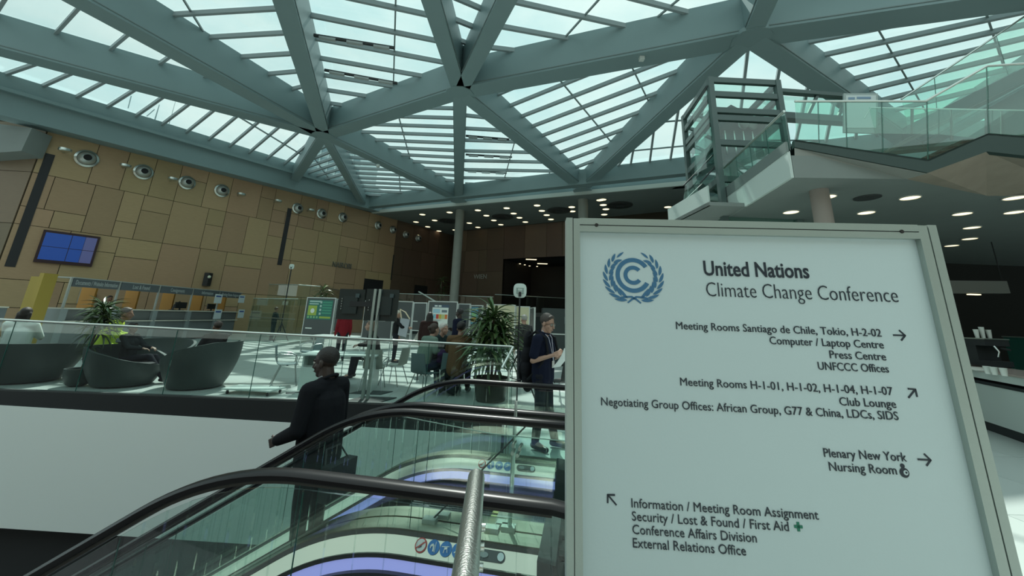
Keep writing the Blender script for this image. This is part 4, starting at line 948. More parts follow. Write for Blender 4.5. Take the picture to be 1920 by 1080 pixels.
# emblem: two letter-C rings inside a laurel wreath
bl_ = mat('emblem_blue', (.045, .16, .30), .5); EC = (.2175, 1.798)
def ringC(r0, r1, a0, a1, name, cx=0, cz=0):
    n = 40; pts = [(EC[0]+cx+r1*math.cos(R(a0+(a1-a0)*i/n)), EC[1]+cz+r1*math.sin(R(a0+(a1-a0)*i/n))) for i in range(n+1)]
    pin = [(EC[0]+cx+r0*math.cos(R(a0+(a1-a0)*i/n)), EC[1]+cz+r0*math.sin(R(a0+(a1-a0)*i/n))) for i in range(n+1)]
    q = MB()
    for i in range(n): q.prism([(p[0], FY, p[1]) for p in (pts[i], pts[i+1], pin[i+1], pin[i])], (0, .0012, 0))
    q.build(name, bl_, t)
ringC(.043, .0565, 34, 331, 'emblem_outer_ring'); ringC(.0185, .0308, 40, 322, 'emblem_inner_ring')
def leaf(x, z, ang, L_, w_, bend=.0):
    n = 7; up = []; lo = []
    for i in range(n+1):
        s = i/n; ww = w_*math.sin(math.pi*min(1, s*.97+.02))**.8*(1-.25*s); a = ang+bend*s
        cx, cz = x+L_*s*math.cos(ang+bend*s/2), z+L_*s*math.sin(ang+bend*s/2); up.append((cx-math.sin(a)*ww, cz+math.cos(a)*ww)); lo.append((cx+math.sin(a)*ww, cz-math.cos(a)*ww))
    flat(up+list(reversed(lo[1:-1])), bl_, 'laurel_leaf')
for sgn in (-1, 1):
    for k in range(8):
        th = R(-74 + k*15.5); rr = .0755+.005*math.sin(R(k*22))
        bx, bz = EC[0]+sgn*rr*math.cos(th), EC[1]-.004+rr*1.0*math.sin(th)
        tang = th+math.pi/2
        for s2 in (-1, 1):
            a = tang + s2*R(-22) ; L_ = .041-.0016*k; off = s2*.0028
            x, z = bx+sgn*off*math.cos(th), bz+off*math.sin(th)
            aa = a if sgn > 0 else math.pi-a
            leaf(x, z, aa, L_, .0054, (R(18) if s2 > 0 else R(26))*sgn)
    leaf(EC[0]+sgn*.076*math.cos(R(48)), EC[1]+.076*math.sin(R(48)), (R(135) if sgn > 0 else R(45)), .03, .004, R(-12)*sgn*-1)
    # stems crossing at the bottom
    pts = [(EC[0]+sgn*x, EC[1]+z) for x, z in ((.044, -.077), (.028, -.074), (.010, -.072), (-.006, -.080), (-.019, -.090), (-.0225, -.087), (-.010, -.076), (.006, -.0665), (.026, -.067), (.044, -.0705))]
    flat(pts, bl_, 'laurel_stem')
# ================================================================== DISPLAY BOARDS, COUNTERS, FURNITURE
M_FELT = mat('board_felt', (.075, .085, .085), .9); M_FR = mat('board_frame', (.55, .60, .58), .4, .4); M_BEI = mat('board_beige', (.48, .46, .30), .7)
def board(px0, px1, ytop, ybot, Yd0, Yd1, label, m=None, art=None):
    """standing display board: corner pixels of the felt, depths of its left and right edges"""
    tl = ony(px0, ytop, Yd0); bl_ = ony(px0-(ybot-ytop)*.10*max(0, (1062-px0)/400), ybot, Yd0); tr = ony(px1, ytop+(px1-px0)*.035, Yd1)
    zt, zb = tl.z, bl_.z; x = V((tr.x-tl.x, tr.y-tl.y, 0)); wd = x.length; x.normalize(); n = V((x.y, -x.x, 0))
    t = thing('display_board', V((tl.x, tl.y, 0)), label, 'display board', math.atan2(x.y, x.x), 'grey felt boards in the exhibition row')
    zb = max(zb, .25)
    MB().box((.03, -.02, zb+.03), (wd-.03, .02, zt-.03)).build('felt_panel', m or M_FELT, t)
    for a, b_ in (((0, -.03, zb), (.035, .03, zt)), ((wd-.035, -.03, zb), (wd, .03, zt))): MB().box(a, b_).build('frame_post', M_FR, t)
    for z in (zb, zt-.035): MB().box((.035, -.03, z), (wd-.035, .03, z+.035)).build('frame_rail', M_FR, t)
    for xx in (.02, wd-.02):
        MB().tube([(xx, -.02, zb), (xx, -.02, .02)], .02, 6).build('leg', M_FR, t); MB().box((xx-.03, -.3, 0), (xx+.03, .3, .03)).build('foot', M_FR, t)
    if art: art(t, wd, zb, zt)
    return t
def pm(n, c): return mat('print_'+n, c, .6)
def rectp(t, x0, z0, x1, z1, m, name='print_block', k=1): return MB().box((x0, -.022-.004*k, z0), (x1, -.019-.004*(k-1), z1)).build(name, m, t)
def art_green(t, w, zb, zt):
    h = zt-zb; P = lambda a, b_, c, d, m, k=2, nm='print_block': rectp(t, w*a, zb+h*b_, w*c, zb+h*d, m, nm, k)
    P(.08, .42, .92, .93, pm('teal', (.02, .14, .11)), 1, 'poster')
    P(.10, .52, .40, .78, pm('lime', (.28, .38, .06))); P(.12, .87, .52, .91, pm('pale', (.35, .5, .45))); P(.12, .81, .44, .84, pm('pale', (.35, .5, .45)))
    for i in range(5): P(.58, .57+.07*i, .90, .61+.07*i, pm('green2', (.05, .26, .17)))
    for i in range(4): P(.49, .54+.10*i, .55, .60+.10*i, pm('pale', (.35, .5, .45)))
    for i in range(4): P(.11+.1*i, .45, .17+.1*i, .50, pm('green3', (.2, .42, .2)))
    P(.52, .45, .90, .50, pm('lime', (.28, .38, .06)))
    c = V((w*.26, -.036, zb+h*.64)); n = 18; MB().prism([c+V((.11*math.cos(2*math.pi*i/n), 0, .11*math.sin(2*math.pi*i/n))) for i in range(n)], (0, .006, 0)).build('print_disc', pm('white', (.6, .66, .62)), t)
    P(.1, .17, .32, .20, pm('white', (.6, .66, .62)), 1)
def art_map(t, w, zb, zt):
    h = zt-zb; P = lambda a, b_, c, d, m, k=2, nm='print_block': rectp(t, w*a, zb+h*b_, w*c, zb+h*d, m, nm, k)
    P(.16, .36, .70, .84, pm('white', (.62, .68, .66)), 1, 'poster'); P(.20, .84, .72, .91, pm('navy', (.05, .08, .12)), 1, 'poster_header')
    P(.23, .86, .33, .895, pm('white', (.6, .66, .62))); P(.36, .86, .46, .895, pm('white', (.6, .66, .62)))
    for i, c in enumerate(((.2, .42, .5), (.45, .05, .03), (.45, .35, .05), (.42, .48, .2), (.55, .16, .04))): P(.20+.098*i, .56, .29+.098*i, .67, pm('tile%d' % i, c))
    P(.48, .72, .66, .78, pm('grey', (.12, .16, .18))); P(.19, .70, .42, .80, pm('skyblue', (.3, .5, .6))); P(.48, .40, .62, .45, pm('grey', (.12, .16, .18))); P(.22, .41, .3, .44, pm('grey', (.12, .16, .18)))
    for i in range(3): P(.2, .50+.015*i, .4+.05*i, .506+.015*i, pm('grey', (.12, .16, .18)))
def art_side(t, w, zb, zt):
    h = zt-zb; P = lambda a, b_, c, d, m, k=2, nm='print_block': rectp(t, w*a, zb+h*b_, w*c, zb+h*d, m, nm, k)
    P(.04, .36, .64, .93, pm('blue2', (.08, .24, .32)), 1, 'poster'); P(.1, .44, .5, .58, pm('orange', (.42, .25, .05))); P(.1, .62, .5, .74, pm('green3', (.2, .42, .2))); P(.12, .84, .56, .88, pm('pale', (.35, .5, .45)))
def art_blue(t, w, zb, zt):
    h = zt-zb; rectp(t, w*.15, zb+h*.46, w*.75, zb+h*.50, pm('white', (.62, .68, .66))); rectp(t, w*.15, zb+h*.47, w*.4, zb+h*.495, pm('royal', (.05, .1, .3)), k=2)
def art_lbl(t, w, zb, zt): rectp(t, w*.05, zb+(zt-zb)*.32, w*.4, zb+(zt-zb)*.35, pm('white', (.62, .68, .66)))
board(577, 631, 557, 628, 19.0, 18.6, 'grey display board with green climate poster, leftmost of the row', art=art_green)
board(632, 660, 560, 622, 18.8, 20.5, 'narrow angled display board right of the green poster board')
board(686, 741, 563, 634, 14.6, 14.4, 'grey display board behind the right monitor back with a blue title strip', art=art_blue)
board(742, 776, 564, 626, 15.6, 15.6, 'grey display board behind the person carrying a clear bag')
board(777, 802, 567, 620, 16.4, 16.0, 'recessed grey display board with small white label beside the tote bag', art=art_lbl)
board(804, 859, 564, 640, 15.2, 15.0, 'grey display board with a poster of red and yellow tiles', art=art_map)
board(860, 883, 569, 633, 15.6, 15.4, 'plain narrow display board behind the navy-dressed visitor')
board(884, 906, 572, 628, 17.0, 16.5, 'display board with blue and orange poster left of the tall plant', art=art_side)
board(913, 967, 570, 650, 15.6, 15.3, 'beige display board behind the tall potted plant', M_BEI)
board(968, 994, 574, 655, 15.4, 15.2, 'narrow beige display board behind the grey-haired man with a rucksack', M_BEI)
board(995, 1003, 577, 650, 16.0, 15.0, 'grey display board edge-on left of the man reading papers')

# ---- service counters on the left
XC = -16.3
def cpt_(px, py): return onp(px, py, (XC, 0, 0), (1, 0, 0))
ya, yb = cpt_(115, 578).y, cpt_(452, 583).y
divs = [cpt_(x, 560).y for x in (125, 219, 296, 360, 411, 452)]
names = ['Documents / Website Information', 'Lost & Found', 'Consignments', 'Information', 'Meeting Room Assignment']
cgrey = mat('counter_grey', (.14, .16, .165), .55); cgrey2 = mat('counter_grey_light', (.20, .235, .24), .5); ctop = mat('counter_top', (.55, .54, .46), .25); cor = mat('divider_orange', (.42, .20, .03), .6); cyl = mat('divider_yellow', (.32, .235, .04), .6)
ctbl = ['leftmost, signed Documents / Website Information', 'signed Lost & Found', 'signed Consignments', 'signed Information', 'rightmost, signed Meeting Room Assignment']
band_m = mat('sign_band_grey', (.085, .10, .11), .5); bt = mat('band_letters', (.34, .38, .38), .5)
for i in range(5):
    y0, y1 = divs[i], divs[i+1]; t = thing('service_counter', (XC, y0, 0), 'grey service counter with orange divider, ' + ctbl[i], 'counter', 0, 'service counters by the timber wall'); d = y1-y0
    MB().box((-.7, .12, .08), (-.02, d-.12, .92)).build('front_panel', cgrey, t); MB().box((-.6, .15, 0), (-.1, d-.15, .08)).build('plinth', M_BLACK, t)
    MB().box((-.05, .05, .92), (.08, d-.05, .96)).build('lower_ledge', ctop, t)
    MB().box((-.8, .05, .96), (-.06, d-.05, 1.38)).build('upper_panel', mat('counter_upper', (.11, .12, .12), .5), t); MB().box((-.85, 0, 1.38), (.02, d, 1.42)).build('worktop', ctop, t)
    MB().box((-.75, -.12, .0), (.05, .12, 1.38)).build('end_pillar', cgrey2, t)
    MB().box((-1.5, -.06, 0), (-.9, .02, 2.51)).build('divider_panel', cor if i else cyl, t)
    if i == 4: MB().box((-1.5, d-.04, 0), (-.9, d+.04, 2.51)).build('divider_panel', cor, t)
    MB().box((-.10, .05, 2.20), (0.0, d-.08, 2.51)).build('sign_band', band_m, t); MB().box((-.9, .02, 2.51), (.02, d, 2.55)).build('canopy_edge', mat('band_edge', (.3, .32, .3), .3), t)
    MB().box((-.08, -.03, 1.42), (-.02, .03, 2.53)).build('sign_post', mat('band_edge', (.3, .32, .3), .3), t)
    put_text('sign_text', names[i], .25, (XC+.012, y0+d/2, 2.28), (0, 1, 0), (0, 0, 1), bt, t, extrude=.006, width=d*(.86 if i in (0, 4) else .42), align='CENTER')
t = thing('yellow_partition', (XC-.2, divs[0]-.45, 0), 'tall mustard yellow partition left of the service counters', 'partition'); MB().box((-.15, -.32, 0), (.0, .12, 2.6)).build('panel', cyl, t)
t = thing('service_counter', (XC, divs[0]-5.2, 0), 'plain grey counter left of the yellow partition', 'counter')
MB().box((-.7, 0, .0), (-.02, 3.6, 1.38)).build('front_panel', cgrey, t); MB().box((-.8, 0, 1.38), (.02, 3.6, 1.42)).build('worktop', ctop, t)
# printed info sheets taped to the last counter (scan codes left out)
for i, (x, y0, y1, w_) in enumerate([(407, 551, 569, 10), (406, 580, 598, 10), (451, 553, 568, 8), (450, 580, 596, 8)]):
    a = cpt_(x-w_/2, y0); b_ = cpt_(x+w_/2, y1); t = thing('info_sheet', (XC+.06, a.y, b_.z), 'white printed sheet on the last service counters, %s' % ('upper left', 'lower left', 'upper right', 'lower right')[i], 'sheet', 0, 'sheets on the last counters')
    MB().box((0, 0, 0), (.01, b_.y-a.y, a.z-b_.z)).build('paper', mat('sheet_white', (.55, .62, .64), .6), t)
    d, h = b_.y-a.y, a.z-b_.z; MB().box((.01, d*.15, h*.68), (.014, d*.85, h*.84)).build('print_block', pm('royal', (.05, .1, .3)), t)
# monitors on the counters
for i, (x, y0, y1, w_) in enumerate([(357, 567, 580, 9), (414, 570, 580, 14)]):
    a = cpt_(x-w_/2, y0); b_ = cpt_(x+w_/2, y1); t = thing('monitor', (XC-.5, (a.y+b_.y)/2, 1.42), 'small dark monitor standing on the grey counter, %s' % ('under the Information band', 'on the rightmost counter')[i], 'monitor')
    h = max(.3, a.z-1.42); MB().box((-.02, -.35, .1), (.03, .35, h)).build('screen', M_BLACK, t); MB().box((-.03, -.04, .02), (0, .04, .12)).build('stand', M_BLACK, t); MB().box((-.12, -.15, 0), (.1, .15, .02)).build('base', M_BLACK, t)
t = thing('desk_lamp', cpt_(335, 578)-V((.3, 0, 0)), 'dark bent desk lamp on the third service counter', 'lamp'); t.location.z = 1.42
MB().tube([(0, 0, 0), (0, .05, .25), (0, .35, .42)], .035, 6).build('arm', M_BLACK, t); MB().box((-.1, -.1, 0), (.1, .1, .03)).build('base', M_BLACK, t)
q = MB(); p = wall(388, 524, .06); q.box((-.15, -.15, -.4), (.15, .15, .4), 0, p+WN*.1); o = tag(q.build('wall_speaker', M_BLACK), 'black wall box with a pale dot above the service counters', 'speaker')
q = MB(); q.ell((p.x, p.y, p.z+.15), .09, 10, 6); q.v = [v+WN*.3 for v in q.v]; q.build('indicator', mat('indicator_pale', (.7, .75, .6), .5), o)
for i, (x, y, hh) in enumerate([(155, 556, .35), (171, 559, .2)]):
    p = wall(x, y, .05); q = MB(); q.box((-.13, -.1, -hh), (.13, .1, hh), 0, p+WN*.08); tag(q.build('wall_control', mat('control_pale' if i == 0 else 'control_red', (.3, .29, .24) if i == 0 else (.14, .05, .03), .5)), ('pale switch box', 'small dark red alarm box')[i]+' on the timber wall left of the spiky plant', 'switch')
# ---- glass booth with speaker stand
bx0 = ony(463, 620, 22.5); bx1 = ony(548, 625, 20.5); t = thing('glass_booth', (bx0.x, bx0.y, 0), 'frameless glass booth right of the service counters', 'booth'); O = V(t.location)
zt_ = ony(548, 560, 20.5).z
cn = [V((0, 0, 0)), bx1-bx0+V((0, 0, 0)), bx1-bx0+V((.6, 3, 0)), V((.4, 3.2, 0))]
for c in cn: c.z = 0
for a, b_ in ((0, 1), (1, 2), (3, 0)):
    k = 2 if a == 0 else 1
    for i in range(k):
        c = cn[a].lerp(cn[b_], i/k+.003); d = cn[a].lerp(cn[b_], (i+1)/k-.003)
        for z0, z1 in ((.08, zt_*.53), (zt_*.54, zt_)): MB().prism([c+V((0, 0, z0)), d+V((0, 0, z0)), d+V((0, 0, z1)), c+V((0, 0, z1))], (0.01, .014, 0)).build('glass_panel', M_GL, t)
MB().tube([cn[0]+V((0, 0, zt_*.535)), cn[1]+V((0, 0, zt_*.535))], .02, 6).build('mid_rail', M_STEEL, t)
MB().tube([cn[0]+V((0, 0, zt_)), cn[1]+V((0, 0, zt_))], .012, 6).build('top_rail', mat('bright_edge', (.5, .66, .6), .3), t)
def stand(ptop, pfoot, Y, r, label, head=.14, tripod=True):
    a = ony(*ptop, Y); b_ = onz(*pfoot, 0) if pfoot[1] > 640 else V((a.x, Y, 0)); b_ = V((a.x, Y, 0))
    t = thing('measuring_stand', b_, label, 'stand'); z = a.z
    MB().tube([(0, 0, .5), (0, 0, z-.02)], r, 8).build('pole', M_BLACK, t, True)
    for k in range(3):
        an = 2*math.pi*k/3+.5; MB().tube([(0, 0, .95), (math.cos(an)*.45, math.sin(an)*.45, .02)], r*.8, 6).build('leg', M_BLACK, t, True)
        MB().tube([(0, 0, .45), (math.cos(an)*.24, math.sin(an)*.24, .47)], r*.5, 6).build('brace', M_BLACK, t, True)
    q = MB(); n = 28; s = head
    def sq(a_): c, d = math.cos(a_), math.sin(a_); f = (abs(c)**3.2+abs(d)**3.2)**(-1/3.2); return c*f, d*f
    for y, k in ((-.035, .86), (-.03, .97), (.0, 1.0), (.03, .97), (.035, .86)): q.v += [V((sq(2*math.pi*i/n)[0]*s*k, y, sq(2*math.pi*i/n)[1]*s*k*1.08)) for i in range(n)]
    for j in range(4):
        for i in range(n): q.f.append((j*n+i, j*n+(i+1) % n, (j+1)*n+(i+1) % n, (j+1)*n+i)); q.m.append(0)
    q.f += [tuple(range(n)), tuple(4*n+i for i in range(n))]; q.m += [0, 0]
    q.v = [v+V((0, 0, z)) for v in q.v]; q.build('head_panel', mat('panel_pale', (.55, .64, .60), .5), t, True)
    for i in (-1, 1): MB().box((i*s*.45-.012, -.045, z-s*.5), (i*s*.45+.012, -.034, z+s*.4)).build('head_rib', mat('rib_green', (.25, .34, .31), .5), t)
    for i in range(3): MB().box((-s*.6, -.043, z-s*.45+i*s*.4), (s*.6, -.033, z-s*.40+i*s*.4)).build('head_rib', mat('rib_green', (.25, .34, .31), .5), t)
    MB().box((-s*.2, -.06, z-s*.9), (s*.2, -.03, z-s*.2)).build('clamp', M_BLACK, t)
    return t
stand((975, 545), (985, 765), 8.3, .018, 'tall black tripod stand with a pale rounded square panel, left of the man reading')
stand((547, 500), (535, 590), 21.5, .03, 'distant thin stand with a small pale panel behind the glass booth', head=.13)

# ---- monitor stand with two monitor backs
b_ = onz(684, 750, 0); t = thing('monitor_stand', (b_.x, b_.y, 0), 'two dark portrait monitors, seen from behind, on a tall twin-pole stand', 'monitor stand')
def lx(px, py): p = ony(px, py, b_.y); return V((p.x-b_.x, 0, p.z))
q = MB(); c0 = lx(655, 760).x; q.prism([(-.32, -.25, 0), (.35, -.25, 0), (.55, .25, 0), (-.12, .25, 0)], (0, 0, .02)); q.build('base_plate', M_BLACK, t)
zp = lx(683, 541).z
for i, x in enumerate((-.045, .055)): MB().box((x-.028, -.03, .02), (x+.022, .03, zp)).build('pole', mat('pole_silver', (.40, .48, .46), .35, .7), t)
MB().box((-.085, .0, .02), (-.02, .03, zp*.62)).build('cable_cover', mat('pole_silver', (.40, .48, .46), .35, .7), t)
for (x0, x1, y0, y1, sd_) in ((636, 676, 541, 600, -1), (687, 741, 541, 603, 1)):
    a = lx(x0, y0); c = lx(x1, y1); yy = .05
    m_ = MB(); m_.box((a.x, yy, c.z), (c.x, yy+.05, a.z)); o = m_.build('monitor_back', mat('monitor_back', (.012, .022, .022), .35), t)
    MB().box((a.x+.12, yy-.04, c.z+.12), (c.x-.12, yy, a.z-.15)).build('rear_housing', mat('monitor_back2', (.018, .03, .03), .4), o)
    MB().box((min(0, (a.x+c.x)/2), yy-.05, (a.z+c.z)/2-.04), (max(0, (a.x+c.x)/2), yy-.02, (a.z+c.z)/2+.06)).build('arm', M_BLACK, o)
    MB().box((c.x-.17, yy-.048, a.z-.17), (c.x-.09, yy-.04, a.z-.09)).build('rating_label', mat('label_grey', (.05, .08, .085), .5), o)
    for k in range(5): MB().box((a.x+.08, yy-.046, c.z+.2+.05*k), (a.x+.095, yy-.04, c.z+.225+.05*k)).build('port', mat('port_pale', (.3, .32, .3), .4), o)
MB().tube([(.05, .02, zp-.1), (.08, -.03, zp*.8), (.04, -.02, zp*.6), (.05, 0, .1)], .008, 6).build('cable', M_BLACK, t, True)

# ---- chairs and tables
M_CH = mat('chair_teal_grey', (.10, .16, .165), .5); M_CHB = mat('chair_beige_grey', (.30, .33, .29), .6); M_LEGM = mat('chair_leg', (.35, .38, .38), .25, .9)
def shell_chair(loc, rzz, label, m, arms=True, group='shell chairs on steel legs'):
    t = thing('shell_chair', loc, label, 'chair', rzz, group)
    # one bent sheet: seat and back
    prof = [(.22, .44), (.20, .455), (.0, .445), (-.16, .45), (-.21, .48), (-.24, .56), (-.27, .72), (-.29, .86)]
    q = MB(); n = 8
    for (y, z) in prof:
        hw = .21 if z < .5 else .21-.03*(z-.5)/.36
        for j in range(n+1):
            s = j/n*2-1; q.v.append(V((s*hw, y + (.03*(s*s) if z > .5 else 0), z + (.015*s*s if z < .5 else 0))))
    m0 = len(q.v)
    for i, (y, z) in enumerate(prof):
        for j in range(n+1):
            v = q.v[i*(n+1)+j]; q.v.append(v+(V((0, 0, -.014)) if z < .5 else V((0, -.014, 0))))
    for i in range(len(prof)-1):
        for j in range(n):
            a = i*(n+1)+j; q.f.append((a, a+1, a+n+2, a+n+1)); q.f.append((m0+a, m0+a+n+1, m0+a+n+2, m0+a+1)); q.m += [0, 0]
    K = len(prof)-1
    for j in range(n): q.f.append((j, m0+j, m0+j+1, j+1)); q.f.append((K*(n+1)+j, K*(n+1)+j+1, m0+K*(n+1)+j+1, m0+K*(n+1)+j)); q.m += [0, 0]
    for i in range(K):
        for j in (0, n): a = i*(n+1)+j; q.f.append((a, a+n+1, m0+a+n+1, m0+a)); q.m.append(0)
    q.build('shell', m, t, True)
    for sx_ in (-1, 1):
        MB().tube([(sx_*.17, .16, .43), (sx_*.24, .24, .0)], .011, 8).build('leg', M_LEGM, t, True)
        MB().tube([(sx_*.17, -.12, .43), (sx_*.24, -.27, .0)], .011, 8).build('leg', M_LEGM, t, True)
        if arms: MB().tube([(sx_*.22, -.25, .62), (sx_*.27, -.16, .68), (sx_*.28, .05, .67), (sx_*.27, .17, .62), (sx_*.24, .16, .45)], .012, 8).build('armrest', M_LEGM, t, True)
    MB().box((-.17, -.02, .425), (.17, .02, .437)).build('crossbar', M_LEGM, t)
    return t
def at0(px, py, z=0): p = onz(px, py, z); p.z = 0; return p
shell_chair(at0(532, 722), R(-60), 'grey-blue armchair on thin legs left of the white desk', M_CH)
shell_chair(at0(578, 688), R(150), 'low grey chair behind the white desk, seen over its top', M_CH)
shell_chair(at0(697, 730), R(8), 'pale grey shell chair seen from behind, right of the monitor stand', M_CHB)
shell_chair(at0(736, 722), R(75), 'pale shell chair turned sideways beside the pale grey one', M_CHB, False)
shell_chair(at0(793, 742), R(-30), 'dark teal shell chair under the woman in green at the round table', M_CH, False)
shell_chair(at0(842, 738), R(5), 'dark chair draped with coats in front of the round table', M_CH, False)
shell_chair(onz(1050, 760, 0), R(40), 'dark shell chair half hidden behind the left edge of the sign', mat('chair_black', (.02, .025, .025), .5), False)
# white desk with panelled front
d0 = at0(556, 737); t = thing('white_desk', d0, 'long white desk with closed front panel behind the suited man', 'desk', R(8)); wm = mat('desk_white', (.56, .66, .63), .35)
MB().box((-.05, -.02, .73), (1.5, .85, .76)).build('desktop', wm, t); MB().box((0.0, 0, .05), (.62, .04, .50)).build('front_panel', wm, t); MB().box((0, .04, .05), (.03, .7, .73)).build('side_panel', wm, t)
MB().box((1.42, 0, 0), (1.46, .8, .73)).build('side_panel', wm, t); MB().box((0, .3, .50), (.62, .34, .73)).build('modesty_panel', mat('desk_shade', (.28, .33, .32), .5), t)
for x in (.04, .58): MB().box((x, .05, 0), (x+.04, .12, .05)).build('foot', M_BLACK, t)
MB().tube([(0, -.1, .01), (-.15, -.12, .01), (-.2, -.02, .01), (.1, .05, .01)], .008, 6).build('cable', M_BLACK, t, True)
t = thing('work_table', at0(640, 668), 'second white table further back beyond the white desk', 'table', R(-6))
MB().box((-1.1, -.4, .72), (1.1, .4, .75)).build('tabletop', wm, t)
for x in (-1.0, 1.0):
    for y in (-.33, .33): MB().box((x-.02, y-.02, 0), (x+.02, y+.02, .72)).build('leg', M_LEGM, t)
t = thing('side_table', at0(845, 712), 'white work table between the seated group by the tall plant', 'table', R(-5))
MB().box((-.85, -.4, .72), (.75, .4, .75)).build('tabletop', wm, t)
for x in (-.8, .7):
    for y in (-.35, .35): MB().box((x-.018, y-.018, 0), (x+.018, y+.018, .72)).build('leg', mat('leg_dark', (.06, .07, .07), .4), t)
TB = V(t.location)
q = MB(); q.lathe([(.032, 0), (.042, .11), (.038, .11)], (TB.x+.45, TB.y-.1, .752), 14); tag(q.build('coffee_cup', mat('cup_brown', (.25, .17, .10), .5), smooth=True), 'brown paper coffee cup on the work table beside the tall plant', 'cup')
t = thing('laptop', (TB.x+.2, TB.y+.15, .752), 'open dark laptop on the work table in front of the brown-jacketed person', 'laptop', R(10))
MB().box((-.16, -.11, 0), (.16, .11, .015)).build('keyboard_base', M_BLACK, t); MB().prism([(-.16, .11, .015), (.16, .11, .015), (.16, .17, .22), (-.16, .17, .22)], (0, .01, 0)).build('screen_lid', mat('laptop_lid', (.03, .06, .08), .3), t)
# low wheeled platform
p = at0(473, 738); t = thing('wheeled_platform', p, 'low white wheeled platform on the floor behind the glass', 'trolley', R(-5)); 
MB().box((-.50, -.22, .085), (.52, .25, .11)).build('deck', wm, t)
for x in (-.4, .44):
    for y in (-.17, .2):
        q = MB(); q.lathe([(.03, -.012), (.035, 0), (.03, .012)], n=12); q.v = [V((v.z+x, v.x+y, v.y+.036)) for v in q.v]; w_ = q.build('castor', M_BLACK, t, True); MB().box((x-.02, y-.01, .05), (x+.02, y+.01, .085)).build('castor_fork', M_LEGM, t)
for x in (.2, .42): MB().tube([(x, .2, .11), (x+.02, .2, .16)], .01, 8).build('pin', M_LEGM, t)
q = MB(); p = onz(690, 738, .0); q.prism([V((p.x-.35, p.y-.12, .008)), V((p.x+.3, p.y-.12, .008)), V((p.x+.45, p.y+.25, .008)), V((p.x-.2, p.y+.25, .008))], (0, 0, .012)); tag(q.build('floor_mat', mat('mat_dark', (.04, .055, .055), .6)), 'small dark floor plate on the stone below the monitor stand', 'mat')
# lounge armchairs: bucket shells with high backs
M_LNG = mat('lounge_shell', (.035, .052, .05), .55, bump=.1, bscale=30); M_LNI = mat('lounge_seat', (.012, .015, .016), .8)
def lounge(loc, rzz, sc_, label, hb=.86, ha=.62, hf=.40):
    t = thing('lounge_chair', loc, label, 'armchair', rzz, 'dark bucket armchairs by the balustrade'); t.scale = (sc_, sc_, 1)
    n = 40
    def H(a):                                                   # a=0 at the front (+y)
        d = abs((a+math.pi) % (2*math.pi)-math.pi)/math.pi
        return hf+(ha-hf)*min(1, d/.42)**1.5 if d < .42 else ha+(hb-ha)*min(1, (d-.42)/.35)**.8
    q = MB(); rows = 7
    for k in range(rows):
        f = k/(rows-1)
        for j in range(n):
            a = 2*math.pi*j/n; z = .03+(H(a)-.03)*f; r_ = .40+.22*(1-(1-min(1, z/.86))**2); q.v.append(V((math.sin(a)*r_*1.05, math.cos(a)*r_, z)))
    for k in range(rows):
        f = 1-k/(rows-1)
        for j in range(n):
            a = 2*math.pi*j/n; z = .36+(H(a)-.36)*f; r_ = .40+.22*(1-(1-min(1, z/.86))**2)-.055; q.v.append(V((math.sin(a)*r_*1.05, math.cos(a)*r_, z)))
    for k in range(2*rows-1):
        for j in range(n): q.f.append((k*n+j, k*n+(j+1) % n, (k+1)*n+(j+1) % n, (k+1)*n+j)); q.m.append(0)
    q.f += [tuple(reversed(range(n))), tuple((2*rows-1)*n+j for j in range(n))]; q.m += [0, 0]
    q.build('shell', M_LNG, t, True)
    q = MB(); q.lathe([(.36, .36), (.41, .38), (.41, .43), (.36, .455)], n=28); q.build('seat_cushion', M_LNI, t, True)
    q = MB(); q.lathe([(.33, 0), (.35, .035)], n=24); q.build('base', M_BLACK, t)
    return t
LC = [lounge(V((-10.2, 8.75, 0)), R(25), 1.35, 'large dark bucket armchair behind the woman in white at the far left', .80, .72, .45),
      lounge(V((-8.05, 8.75, 0)), R(-80), 1.15, 'dark bucket armchair right of the spiky plant, its occupant with crossed legs', .78, .60, .42),
      lounge(V((-6.55, 8.78, 0)), R(95), 1.12, 'dark high-backed bucket armchair left of the low white platform', .94, .74, .42),
      lounge(V((-9.0, 10.6, 0)), R(-150), 1.1, 'dark bucket armchair behind the person in the yellow-green jacket', .78, .62, .42)]
# ---- entrance-side dark furniture right of the boards
t = thing('dark_cabinet', onz(1035, 690, 0), 'dark equipment cabinet far behind the man reading papers', 'cabinet'); t.location = (2.4, 15.2, 0)
MB().box((-1.1, -.3, 0), (1.1, .4, 2.05)).build('body', mat('cabinet_dark', (.02, .032, .032), .5), t); MB().box((-.3, -.32, 1.5), (.5, -.3, 1.75)).build('front_label', mat('cabinet_label', (.07, .10, .10), .4), t); MB().box((-1.1, -.33, 1.1), (1.1, -.3, 1.14)).build('shelf_edge', M_FR, t)
